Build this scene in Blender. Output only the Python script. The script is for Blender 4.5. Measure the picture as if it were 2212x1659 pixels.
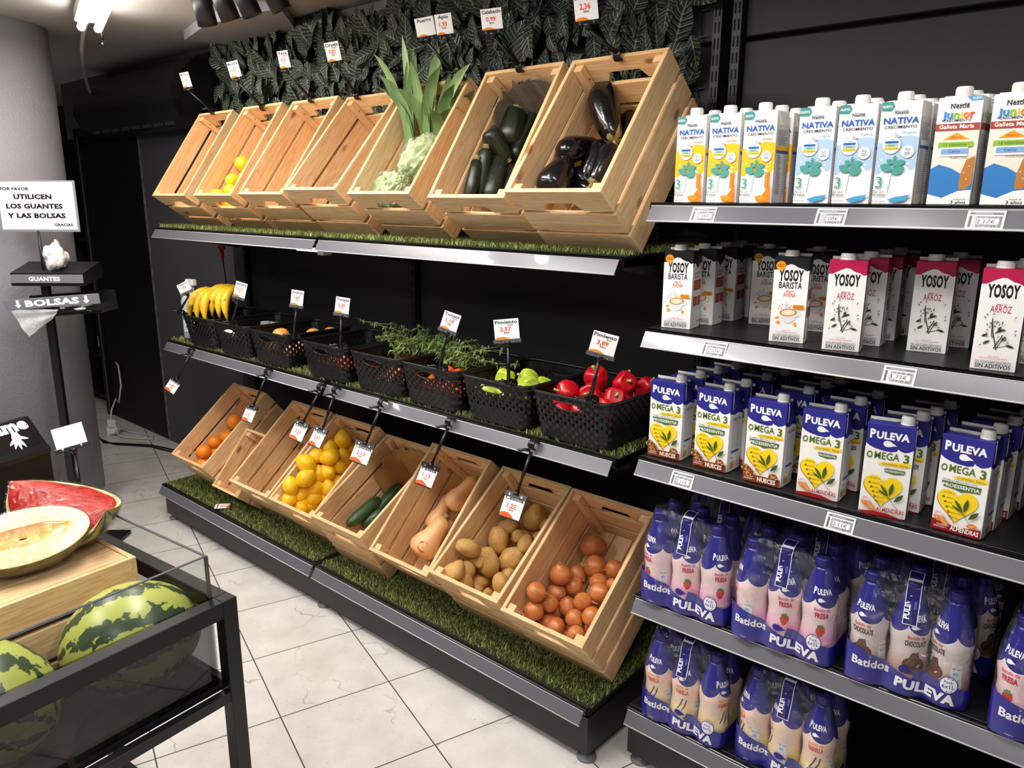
import bpy, bmesh, math, random
import numpy as np
from mathutils import Vector, Matrix, noise
for o in list(bpy.data.objects): bpy.data.objects.remove(o)
SC = bpy.context.scene; COL = SC.collection
R_ = math.radians; PI = math.pi
rnd = random.Random(7)

# ---------------------------------------------------------------- camera, world, lamps, exposure
cam = bpy.data.objects.new('camera', bpy.data.cameras.new('camera')); COL.objects.link(cam)
cr = Vector((.74670, .66515, .0035)).normalized(); cf = Vector((-.64580, .72630, -.23530)).normalized()
cu = cr.cross(cf).normalized(); cr = cf.cross(cu)
cam.matrix_world = Matrix(((cr.x, cu.x, -cf.x, 3.7828), (cr.y, cu.y, -cf.y, -2.198), (cr.z, cu.z, -cf.z, 1.6123), (0, 0, 0, 1)))
cam.data.sensor_width = 36; cam.data.sensor_fit = 'HORIZONTAL'; cam.data.lens = 27.15
cam.data.clip_start = .02; SC.camera = cam
W = bpy.data.worlds.new('room_ambience'); SC.world = W; W.use_nodes = True
W.node_tree.nodes['Background'].inputs[0].default_value = (.9, .93, 1, 1)
W.node_tree.nodes['Background'].inputs[1].default_value = .10
SC.view_settings.view_transform = 'Standard'; SC.view_settings.look = 'None'
SC.view_settings.gamma = 1; SC.view_settings.use_curve_mapping = False
SC.view_settings.exposure = 0
def lamp(name, kind, loc, energy, color=(1, 1, 1), target=None, **kw):
    d = bpy.data.lights.new(name, kind); d.energy = energy; d.color = color
    for k, v in kw.items(): setattr(d, k, v)
    o = bpy.data.objects.new(name, d); COL.objects.link(o); o.location = loc
    if target is not None: o.rotation_euler = (Vector(target) - Vector(loc)).to_track_quat('-Z', 'Y').to_euler()
    return o
WARM = (1, .97, .935)
def tube_or_fill(x, y, z, e, ln=1.2, rz=-17):
    o = lamp('ceiling_tube_or_fill', 'AREA', (x, y, z), e, WARM, shape='RECTANGLE', size=ln, size_y=.10)
    o.rotation_euler = (0, 0, R_(rz))
    u = lamp('added_ceiling_upfill', 'AREA', (x, y, z-.02), e*.22, WARM, shape='RECTANGLE', size=ln, size_y=.06); u.rotation_euler = (PI, 0, R_(rz)); return o  # upward fill added beside each tube to brighten the ceiling
tube_or_fill(2.1, -1.36, 2.30, 27)         # the next ones of the same row, out of frame
tube_or_fill(3.55, -1.30, 2.30, 13)
tube_or_fill(.55, -1.75, 2.30, 20)  # added fill light, no known tube; brightens the lower left crates
tube_or_fill(1.4, -2.6, 2.30, 24)
tube_or_fill(3.6, -3.0, 2.30, 20)
tube_or_fill(-1.2, -2.0, 2.30, 12)

# ---------------------------------------------------------------- colours and materials
def lin(c):
    if isinstance(c, str):
        c = c.lstrip('#'); c = [int(c[i:i+2], 16)/255 for i in (0, 2, 4)]
    return tuple((x/12.92 if x <= .04045 else ((x+.055)/1.055)**2.4) for x in c[:3]) + (1,)
MATS = {}
def new_mat(name):
    m = bpy.data.materials.new(name); m.use_nodes = True
    nt = m.node_tree; b = nt.nodes['Principled BSDF']
    return m, nt, b
def N(nt, t, **kw):
    n = nt.nodes.new(t)
    for k, v in kw.items():
        if k.startswith('i_'):
            key = k[2:]; key = int(key) if key.isdigit() else key.replace('_', ' ')
            n.inputs[key].default_value = v
        else: setattr(n, k, v)
    return n
def L(nt, a, b): nt.links.new(a, b)
def mat(name, col, rough=.5, metal=0, spec=.5, var=0, vscale=8, bump=0, bscale=60, coat=0, trans=0, ior=1.45, alpha=1, sss=0):
    if name in MATS: return MATS[name]
    m, nt, b = new_mat(name); c = lin(col)
    b.inputs['Base Color'].default_value = c; b.inputs['Roughness'].default_value = rough
    b.inputs['Metallic'].default_value = metal; b.inputs['Specular IOR Level'].default_value = spec
    b.inputs['Coat Weight'].default_value = coat; b.inputs['Transmission Weight'].default_value = trans
    b.inputs['IOR'].default_value = ior; b.inputs['Alpha'].default_value = alpha
    if var or bump: tc = N(nt, 'ShaderNodeTexCoord')
    if var:
        nz = N(nt, 'ShaderNodeTexNoise', i_Scale=vscale, i_Detail=5.0)
        L(nt, tc.outputs['Object'], nz.inputs['Vector'])
        rp = N(nt, 'ShaderNodeValToRGB')
        rp.color_ramp.elements[0].position = .3; rp.color_ramp.elements[1].position = .7
        rp.color_ramp.elements[0].color = tuple(x*(1-var) for x in c[:3])+(1,)
        rp.color_ramp.elements[1].color = tuple(min(1, x*(1+var)) for x in c[:3])+(1,)
        L(nt, nz.outputs['Fac'], rp.inputs['Fac']); L(nt, rp.outputs['Color'], b.inputs['Base Color'])
    if bump:
        n2 = N(nt, 'ShaderNodeTexNoise', i_Scale=bscale, i_Detail=4.0); L(nt, tc.outputs['Object'], n2.inputs['Vector'])
        bp = N(nt, 'ShaderNodeBump', i_Strength=bump, i_Distance=.01); L(nt, n2.outputs['Fac'], bp.inputs['Height'])
        L(nt, bp.outputs['Normal'], b.inputs['Normal'])
    MATS[name] = m; return m
def ink(c):
    return mat('print_'+c.lstrip('#'), c, rough=.42, spec=.4)
def emit(name, col, s):
    if name in MATS: return MATS[name]
    m, nt, b = new_mat(name); b.inputs['Emission Color'].default_value = lin(col); b.inputs['Emission Strength'].default_value = s
    MATS[name] = m; return m
def ramp(nt, stops, interp='LINEAR'):
    r = N(nt, 'ShaderNodeValToRGB'); r.color_ramp.interpolation = interp; e = r.color_ramp.elements
    while len(e) < len(stops): e.new(.5)
    for i, (p, c) in enumerate(stops): e[i].position = p; e[i].color = lin(c) if isinstance(c, str) else (c, c, c, 1)
    return r
def math_(nt, op, a, b=None, c=None):
    n = N(nt, 'ShaderNodeMath', operation=op)
    for i, x in enumerate((a, b, c)):
        if x is None: continue
        if isinstance(x, (int, float)): n.inputs[i].default_value = x
        else: L(nt, x, n.inputs[i])
    return n.outputs[0]
def mixc(nt, f, a, b):
    n = N(nt, 'ShaderNodeMix', data_type='RGBA')
    if isinstance(f, (int, float)): n.inputs[0].default_value = f
    else: L(nt, f, n.inputs[0])
    for i, x in ((6, a), (7, b)):
        if isinstance(x, str): n.inputs[i].default_value = lin(x)
        else: L(nt, x, n.inputs[i])
    return n.outputs[2]

def wood_mat():
    m, nt, b = new_mat('pine_wood')
    at = N(nt, 'ShaderNodeAttribute', attribute_name='grain'); oi = N(nt, 'ShaderNodeObjectInfo')
    off = N(nt, 'ShaderNodeVectorMath', operation='ADD'); sc = N(nt, 'ShaderNodeVectorMath', operation='SCALE'); 
    cmb = N(nt, 'ShaderNodeCombineXYZ'); 
    for i in range(3): L(nt, oi.outputs['Random'], cmb.inputs[i])
    L(nt, cmb.outputs[0], sc.inputs[0]); sc.inputs['Scale'].default_value = 7
    L(nt, at.outputs['Vector'], off.inputs[0]); L(nt, sc.outputs[0], off.inputs[1])
    mp = N(nt, 'ShaderNodeMapping'); mp.inputs['Scale'].default_value = (1.6, 22, 22); L(nt, off.outputs[0], mp.inputs['Vector'])
    nz = N(nt, 'ShaderNodeTexNoise', i_Scale=2.2, i_Detail=3.0, i_Distortion=.8); L(nt, mp.outputs[0], nz.inputs['Vector'])
    rings = math_(nt, 'SINE', math_(nt, 'MULTIPLY', nz.outputs['Fac'], 34.0))
    f = math_(nt, 'MULTIPLY_ADD', rings, .28, .5)
    fine = N(nt, 'ShaderNodeTexNoise', i_Scale=14.0, i_Detail=4.0); L(nt, mp.outputs[0], fine.inputs['Vector'])
    f2 = math_(nt, 'ADD', math_(nt, 'MULTIPLY', f, .6), math_(nt, 'MULTIPLY', fine.outputs['Fac'], .4))
    rp = ramp(nt, [(.2, '#f3dfc0'), (.5, '#ead0a8'), (.85, '#d6b080')]); L(nt, f2, rp.inputs['Fac'])
    tint = ramp(nt, [(0, '#f8dcb8'), (.35, '#f1e2cc'), (.65, '#f5d6b2'), (1, '#e2d0b8')]); L(nt, oi.outputs['Random'], tint.inputs['Fac'])
    mx = N(nt, 'ShaderNodeMix', data_type='RGBA', blend_type='MULTIPLY'); mx.inputs[0].default_value = .75
    L(nt, rp.outputs['Color'], mx.inputs[6]); L(nt, tint.outputs['Color'], mx.inputs[7])
    k = N(nt, 'ShaderNodeMapping'); k.inputs['Scale'].default_value = (4, 9, 9); L(nt, off.outputs[0], k.inputs['Vector'])
    vo = N(nt, 'ShaderNodeTexVoronoi', i_Scale=1.0); L(nt, k.outputs[0], vo.inputs['Vector'])
    kn = ramp(nt, [(.05, 1.0), (.11, 0.0)]); L(nt, vo.outputs['Distance'], kn.inputs['Fac'])
    kb = math_(nt, 'MULTIPLY', kn.outputs['Color'], .8)
    c = mixc(nt, kb, mx.outputs[2], '#7a4420')
    L(nt, c, b.inputs['Base Color']); b.inputs['Roughness'].default_value = .55; b.inputs['Specular IOR Level'].default_value = .25
    bp = N(nt, 'ShaderNodeBump', i_Strength=.12, i_Distance=.002); L(nt, f2, bp.inputs['Height']); L(nt, bp.outputs[0], b.inputs['Normal'])
    return m
def floor_mat():
    m, nt, b = new_mat('marble_tile')
    tc = N(nt, 'ShaderNodeTexCoord'); mp = N(nt, 'ShaderNodeMapping', vector_type='TEXTURE')
    mp.inputs['Location'].default_value = (1.923, -.736, 0); mp.inputs['Rotation'].default_value = (0, 0, R_(-17.3)); mp.inputs['Scale'].default_value = (.3665, .3665, .3665)
    L(nt, tc.outputs['Object'], mp.inputs['Vector'])
    sx = N(nt, 'ShaderNodeSeparateXYZ'); L(nt, mp.outputs[0], sx.inputs[0])
    def edge(o):
        f = math_(nt, 'FRACT', math_(nt, 'ADD', o, 100.0)); return math_(nt, 'MINIMUM', f, math_(nt, 'SUBTRACT', 1.0, f))
    e = math_(nt, 'MINIMUM', edge(sx.outputs[0]), edge(sx.outputs[1]))
    g = ramp(nt, [(.0035, 1.0), (.007, 0.0)]); L(nt, e, g.inputs['Fac'])
    cell = N(nt, 'ShaderNodeVectorMath', operation='FLOOR'); L(nt, mp.outputs[0], cell.inputs[0])
    wn = N(nt, 'ShaderNodeTexWhiteNoise', noise_dimensions='3D'); L(nt, cell.outputs[0], wn.inputs['Vector'])
    sh = N(nt, 'ShaderNodeVectorMath', operation='MULTIPLY_ADD'); L(nt, wn.outputs['Color'], sh.inputs[0]); sh.inputs[1].default_value = (9, 9, 9); L(nt, mp.outputs[0], sh.inputs[2])
    n0 = N(nt, 'ShaderNodeTexNoise', i_Scale=3.0, i_Detail=6.0); L(nt, sh.outputs[0], n0.inputs['Vector'])
    wv = N(nt, 'ShaderNodeVectorMath', operation='MULTIPLY_ADD'); L(nt, n0.outputs['Color'], wv.inputs[0]); wv.inputs[1].default_value = (.55, .55, .55); L(nt, sh.outputs[0], wv.inputs[2])
    vo = N(nt, 'ShaderNodeTexVoronoi', feature='DISTANCE_TO_EDGE', i_Scale=.9); L(nt, wv.outputs[0], vo.inputs['Vector'])
    v = ramp(nt, [(.0, 1.0), (.012, 0.0)]); L(nt, vo.outputs['Distance'], v.inputs['Fac'])
    n1 = N(nt, 'ShaderNodeTexNoise', i_Scale=2.0, i_Detail=3.0); L(nt, sh.outputs[0], n1.inputs['Vector'])
    vm = ramp(nt, [(.45, 0.0), (.6, 1.0)]); L(nt, n1.outputs['Fac'], vm.inputs['Fac'])
    vf = math_(nt, 'MULTIPLY', math_(nt, 'MULTIPLY', v.outputs['Color'], vm.outputs['Color']), .75)
    n2 = N(nt, 'ShaderNodeTexNoise', i_Scale=45.0, i_Detail=2.0); L(nt, sh.outputs[0], n2.inputs['Vector'])
    sp = ramp(nt, [(.66, 0.0), (.74, .45)]); L(nt, n2.outputs['Fac'], sp.inputs['Fac'])
    base = ramp(nt, [(.3, '#cfc9c2'), (.7, '#dfdad4')]); L(nt, n0.outputs['Fac'], base.inputs['Fac'])
    c = mixc(nt, sp.outputs['Color'], base.outputs['Color'], '#a39a90'); c = mixc(nt, vf, c, '#8b7f75'); c = mixc(nt, g.outputs['Color'], c, '#3a3632')
    L(nt, c, b.inputs['Base Color']); b.inputs['Roughness'].default_value = .22; b.inputs['Specular IOR Level'].default_value = .45
    return m
def stripes_mat():
    m, nt, b = new_mat('watermelon_rind')
    tc = N(nt, 'ShaderNodeTexCoord'); sx = N(nt, 'ShaderNodeSeparateXYZ'); L(nt, tc.outputs['Object'], sx.inputs[0])
    th = math_(nt, 'ARCTAN2', sx.outputs[1], sx.outputs[2])
    nz = N(nt, 'ShaderNodeTexNoise', i_Scale=16.0, i_Detail=3.0); L(nt, tc.outputs['Object'], nz.inputs['Vector'])
    n2 = N(nt, 'ShaderNodeTexNoise', i_Scale=45.0, i_Detail=2.0, i_Distortion=.6); L(nt, tc.outputs['Object'], n2.inputs['Vector'])
    a = math_(nt, 'ADD', math_(nt, 'MULTIPLY', th, 9.0), math_(nt, 'MULTIPLY', nz.outputs['Fac'], 5.0))
    s = math_(nt, 'ADD', math_(nt, 'SINE', a), math_(nt, 'MULTIPLY', math_(nt, 'SUBTRACT', n2.outputs['Fac'], .5), 5.0))
    r = ramp(nt, [(.54, '#a9ad52'), (.62, '#36452c')]); L(nt, math_(nt, 'MULTIPLY_ADD', s, .3, .5), r.inputs['Fac'])
    L(nt, r.outputs['Color'], b.inputs['Base Color']); b.inputs['Roughness'].default_value = .32
    return m
def veg_mat(name, c1, c2, rough, sx=(1, 1, 1), scale=8, spots=None, spec=.5, coat=0, dist=0):
    m, nt, b = new_mat(name)
    tc = N(nt, 'ShaderNodeTexCoord'); oi = N(nt, 'ShaderNodeObjectInfo')
    ad = N(nt, 'ShaderNodeVectorMath', operation='ADD'); L(nt, tc.outputs['Object'], ad.inputs[0]); L(nt, oi.outputs['Random'], ad.inputs[1])
    mp = N(nt, 'ShaderNodeMapping'); mp.inputs['Scale'].default_value = sx; L(nt, ad.outputs[0], mp.inputs['Vector'])
    nz = N(nt, 'ShaderNodeTexNoise', i_Scale=scale, i_Detail=4.0, i_Distortion=dist); L(nt, mp.outputs[0], nz.inputs['Vector'])
    r = ramp(nt, [(.32, c1), (.68, c2)]); L(nt, nz.outputs['Fac'], r.inputs['Fac']); c = r.outputs['Color']
    if spots:
        n2 = N(nt, 'ShaderNodeTexNoise', i_Scale=spots[1], i_Detail=3.0); L(nt, ad.outputs[0], n2.inputs['Vector'])
        r2 = ramp(nt, [(spots[2], 0.0), (spots[2]+.06, spots[3])]); L(nt, n2.outputs['Fac'], r2.inputs['Fac']); c = mixc(nt, r2.outputs['Color'], c, spots[0])
    L(nt, c, b.inputs['Base Color']); b.inputs['Roughness'].default_value = rough; b.inputs['Specular IOR Level'].default_value = spec; b.inputs['Coat Weight'].default_value = coat
    bp = N(nt, 'ShaderNodeBump', i_Strength=.15, i_Distance=.003); n3 = N(nt, 'ShaderNodeTexNoise', i_Scale=120.0); L(nt, mp.outputs[0], n3.inputs['Vector'])
    L(nt, n3.outputs['Fac'], bp.inputs['Height']); L(nt, bp.outputs[0], b.inputs['Normal'])
    return m
def film_mat(name, tint=(1, 1, 1), gloss=.14, haze=.0, wr=30):
    m = bpy.data.materials.new(name); m.use_nodes = True; nt = m.node_tree; nt.nodes.clear()
    out = N(nt, 'ShaderNodeOutputMaterial'); tr = N(nt, 'ShaderNodeBsdfTransparent'); tr.inputs[0].default_value = (*tint, 1)
    gl = N(nt, 'ShaderNodeBsdfGlossy', i_Roughness=.12); df = N(nt, 'ShaderNodeBsdfDiffuse')
    tc = N(nt, 'ShaderNodeTexCoord'); nz = N(nt, 'ShaderNodeTexNoise', i_Scale=float(wr), i_Detail=4.0, i_Distortion=1.5); L(nt, tc.outputs['Object'], nz.inputs['Vector'])
    bp = N(nt, 'ShaderNodeBump', i_Strength=.9, i_Distance=.02); L(nt, nz.outputs['Fac'], bp.inputs['Height']); L(nt, bp.outputs[0], gl.inputs['Normal'])
    fr = N(nt, 'ShaderNodeLayerWeight', i_Blend=.3); L(nt, bp.outputs[0], fr.inputs['Normal'])
    f = math_(nt, 'ADD', math_(nt, 'MULTIPLY', math_(nt, 'POWER', fr.outputs['Facing'], 3.0), .6), gloss)
    m1 = N(nt, 'ShaderNodeMixShader'); m1.inputs[0].default_value = haze; L(nt, tr.outputs[0], m1.inputs[1]); L(nt, df.outputs[0], m1.inputs[2])
    m2 = N(nt, 'ShaderNodeMixShader'); L(nt, f, m2.inputs[0]); L(nt, m1.outputs[0], m2.inputs[1]); L(nt, gl.outputs[0], m2.inputs[2])
    L(nt, m2.outputs[0], out.inputs[0]); return m
def glass_mat(name, tint, gloss=.04):
    m = bpy.data.materials.new(name); m.use_nodes = True; nt = m.node_tree; nt.nodes.clear()
    out = N(nt, 'ShaderNodeOutputMaterial'); tr = N(nt, 'ShaderNodeBsdfTransparent'); tr.inputs[0].default_value = lin(tint)
    gl = N(nt, 'ShaderNodeBsdfGlossy', i_Roughness=.02); fr = N(nt, 'ShaderNodeLayerWeight', i_Blend=.3); f = math_(nt, 'ADD', math_(nt, 'MULTIPLY', math_(nt, 'POWER', fr.outputs['Facing'], 4.0), .5), gloss)
    m2 = N(nt, 'ShaderNodeMixShader'); L(nt, f, m2.inputs[0]); L(nt, tr.outputs[0], m2.inputs[1]); L(nt, gl.outputs[0], m2.inputs[2])
    L(nt, m2.outputs[0], out.inputs[0]); return m
WOOD = wood_mat()
BLACK = mat('black_powder_coat', '#17171a', .42, spec=.5)
DARKP = mat('dark_panel', '#2a292c', .5, spec=.35, bump=.05, bscale=300)
BPLAST = mat('black_plastic', '#121113', .33, spec=.5)
CHROME = mat('chrome', '#d8d8d8', .18, metal=1)
RAIL = mat('grey_price_rail', '#606067', .27, spec=.6, coat=.4)
RAILE = mat('pale_rail_lip', '#c9c9c9', .3)
WHITE = mat('white_plastic', '#e9e8e4', .4)
CARTON = mat('white_carton', '#ece9e4', .38, spec=.4)

# ---------------------------------------------------------------- mesh building
class MB:
    def __init__(s): s.v = []; s.f = []; s.m = []; s.g = []; s.s = []
    def add(s, vs, fs, mi=0, M=None, smooth=False, grain=None):
        b = len(s.v)
        if grain is None: s.g += [tuple(p) for p in vs]
        else: s.g += grain
        s.v += [tuple(M @ Vector(p)) for p in vs] if M is not None else [tuple(p) for p in vs]
        for f in fs: s.f.append(tuple(b+i for i in f)); s.m.append(mi); s.s.append(smooth)
        return s
    def box(s, x0, x1, y0, y1, z0, z1, mi=0, M=None, c=0.0, long=None):
        X, Y, Z = (x0, x1), (y0, y1), (z0, z1); g = None
        if c <= 0:
            vs = [(X[i], Y[j], Z[k]) for i in (0, 1) for j in (0, 1) for k in (0, 1)]
            fs = [(0, 1, 3, 2), (4, 6, 7, 5), (0, 4, 5, 1), (2, 3, 7, 6), (0, 2, 6, 4), (1, 5, 7, 3)]
        else:
            vs = []; idx = {}
            for i in (0, 1):
                for j in (0, 1):
                    for k in (0, 1):
                        p = (X[i], Y[j], Z[k]); q = (X[i]+(c if i == 0 else -c), Y[j]+(c if j == 0 else -c), Z[k]+(c if k == 0 else -c))
                        for a in range(3):
                            r = list(q); r[a] = p[a]; idx[(i, j, k, a)] = len(vs); vs.append(tuple(r))
            I = idx; fs = []
            for a in range(3):
                o = [t for t in range(3) if t != a]
                for sgn in (0, 1):
                    loop = []
                    for u, v in ((0, 0), (1, 0), (1, 1), (0, 1)):
                        t = [0, 0, 0]; t[a] = sgn; t[o[0]] = u; t[o[1]] = v; loop.append(I[(*t, a)])
                    flip = (sgn == 0) ^ (a == 1); fs.append(tuple(reversed(loop)) if flip else tuple(loop))
            for a in range(3):
                o = [t for t in range(3) if t != a]
                for u in (0, 1):
                    for v in (0, 1):
                        t0 = [0, 0, 0]; t0[o[0]] = u; t0[o[1]] = v; t1 = list(t0); t0[a] = 0; t1[a] = 1
                        fs.append((I[(*t0, o[0])], I[(*t1, o[0])], I[(*t1, o[1])], I[(*t0, o[1])]))
            for i in (0, 1):
                for j in (0, 1):
                    for k in (0, 1): fs.append((I[(i, j, k, 0)], I[(i, j, k, 1)], I[(i, j, k, 2)]))
        if long is not None:
            o = [t for t in range(3) if t != long]; r = [rnd.random()*5 for _ in range(3)]
            g = [(p[long]+r[0], p[o[0]]+r[1], p[o[1]]+r[2]) for p in vs]
        return s.add(vs, fs, mi, M, False, g)
    def prism(s, poly, z0, z1, mi=0, M=None):
        n = len(poly); vs = [(x, y, z0) for x, y in poly]+[(x, y, z1) for x, y in poly]
        return s.add(vs, [tuple(range(n-1, -1, -1)), tuple(range(n, 2*n))]+[(i, (i+1) % n, n+(i+1) % n, n+i) for i in range(n)], mi, M)
    def lathe(s, prof, n=20, mi=0, M=None, smooth=True):
        vs = []; fs = []
        for r, z in prof:
            for i in range(n): a = 2*PI*i/n; vs.append((r*math.cos(a), r*math.sin(a), z))
        for k in range(len(prof)-1):
            for i in range(n): j = (i+1) % n; fs.append((k*n+i, k*n+j, (k+1)*n+j, (k+1)*n+i))
        if prof[0][0] > 1e-6: fs.append(tuple(range(n-1, -1, -1)))
        if prof[-1][0] > 1e-6: fs.append(tuple((len(prof)-1)*n+i for i in range(n)))
        return s.add(vs, fs, mi, M, smooth)
    def tube(s, pts, r, n=8, mi=0, M=None, smooth=True):
        pts = [Vector(p) for p in pts]; rs = r if isinstance(r, (list, tuple)) else [r]*len(pts)
        vs = []; fs = []; up = Vector((.123, .21, .97))
        for i, p in enumerate(pts):
            d = (pts[min(i+1, len(pts)-1)]-pts[max(i-1, 0)]).normalized()
            a = d.cross(up)
            if a.length < 1e-3: a = d.cross(Vector((1, 0, 0)))
            a.normalize(); b = d.cross(a); up = a.cross(d) if False else up
            for k in range(n): t = 2*PI*k/n; vs.append(p+rs[i]*(math.cos(t)*a+math.sin(t)*b))
        for i in range(len(pts)-1):
            for k in range(n): j = (k+1) % n; fs.append((i*n+k, i*n+j, (i+1)*n+j, (i+1)*n+k))
        fs.append(tuple(range(n-1, -1, -1))); fs.append(tuple((len(pts)-1)*n+i for i in range(n)))
        return s.add(vs, fs, mi, M, smooth)
    def ball(s, fn, nu=24, nv=14, mi=0, M=None):
        """closed surface; fn(theta, phi) -> point, phi from 0 (bottom) to pi (top)"""
        vs = [fn(0, 0)]; fs = []
        for k in range(1, nv):
            for i in range(nu): vs.append(fn(2*PI*i/nu, PI*k/nv))
        vs.append(fn(0, PI)); T = len(vs)-1
        for i in range(nu):
            j = (i+1) % nu; fs.append((0, 1+j, 1+i)); fs.append((T, 1+(nv-2)*nu+i, 1+(nv-2)*nu+j))
        for k in range(nv-2):
            for i in range(nu): j = (i+1) % nu; a = 1+k*nu; fs.append((a+i, a+j, a+nu+j, a+nu+i))
        return s.add(vs, fs, mi, M, True)
    def ribbon(s, pts, wd, side, mi=0, M=None, fold=0.0):
        """thin leaf strip along pts, width list wd, side direction, with a fold at the midrib"""
        vs = []; fs = []; n = len(pts); g = []
        for i, p in enumerate(pts):
            p = Vector(p); d = (Vector(pts[min(i+1, n-1)])-Vector(pts[max(i-1, 0)])).normalized()
            sd = Vector(side); sd = (sd-d*sd.dot(d)).normalized(); nn = d.cross(sd)
            for k in (-1, 0, 1): vs.append(p+sd*wd[i]*k+nn*fold*wd[i]*(1-abs(k))); g.append((i/(n-1), k, 0))
        for i in range(n-1):
            for k in (0, 1): fs.append((i*3+k, i*3+k+1, i*3+k+4, i*3+k+3))
        return s.add(vs, fs, mi, M, True, g)
    def mesh(s, name, mats, grain=False):
        me = bpy.data.meshes.new(name); me.from_pydata(s.v, [], s.f)
        for m in (mats if isinstance(mats, (list, tuple)) else [mats]): me.materials.append(m)
        me.polygons.foreach_set('material_index', s.m); me.polygons.foreach_set('use_smooth', s.s)
        if grain:
            a = me.attributes.new('grain', 'FLOAT_VECTOR', 'POINT'); a.data.foreach_set('vector', np.array(s.g, dtype=np.float32).ravel())
        me.update(); return me
def link(name, me, parent=None, M=None):
    o = bpy.data.objects.new(name, me); COL.objects.link(o)
    if parent: o.parent = parent
    if M is not None: o.matrix_basis = M
    return o
def part(mb, name, mats, parent=None, M=None, grain=False, label=None):
    o = link(name, mb.mesh(name, mats, grain), parent, M)
    if label: o['label'] = label
    return o
def tag(o, label, cat, group=None, kind=None):
    if label: o['label'] = label
    if cat: o['category'] = cat
    if group: o['group'] = group
    if kind: o['kind'] = kind
    return o
def thing(name, label, cat, M=None, group=None):
    o = bpy.data.objects.new(name, None); COL.objects.link(o); o.empty_display_size = .05
    o.matrix_basis = M if M is not None else Matrix(); return tag(o, label, cat, group)
def struct(mb, name, mats, M=None):
    o = part(mb, name, mats, None, M); o['kind'] = 'structure'; return o
def dup(root, M, label=None, group=None):
    r = root.copy(); COL.objects.link(r); r.matrix_basis = M
    if label: r['label'] = label
    if group: r['group'] = group
    for ch in list(root.children):
        c = ch.copy(); COL.objects.link(c); c.parent = r
        for g in list(ch.children):
            d = g.copy(); COL.objects.link(d); d.parent = c
    return r
def T(x, y, z): return Matrix.Translation((x, y, z))
def RX(a): return Matrix.Rotation(a, 4, 'X')
def RY(a): return Matrix.Rotation(a, 4, 'Y')
def RZ(a): return Matrix.Rotation(a, 4, 'Z')
def SCL(x, y, z): return Matrix.Diagonal((x, y, z, 1))
def basis(o, ex, ey, ez): return Matrix(((ex[0], ey[0], ez[0], o[0]), (ex[1], ey[1], ez[1], o[1]), (ex[2], ey[2], ez[2], o[2]), (0, 0, 0, 1)))
ORD = ['', 'first', 'second', 'third', 'fourth', 'fifth', 'sixth', 'seventh', 'eighth', 'ninth', 'tenth', 'eleventh', 'twelfth', 'thirteenth', 'fourteenth', 'fifteenth', 'sixteenth', 'seventeenth', 'eighteenth', 'nineteenth', 'twentieth', 'twenty-first', 'twenty-second', 'twenty-third', 'twenty-fourth']

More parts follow.
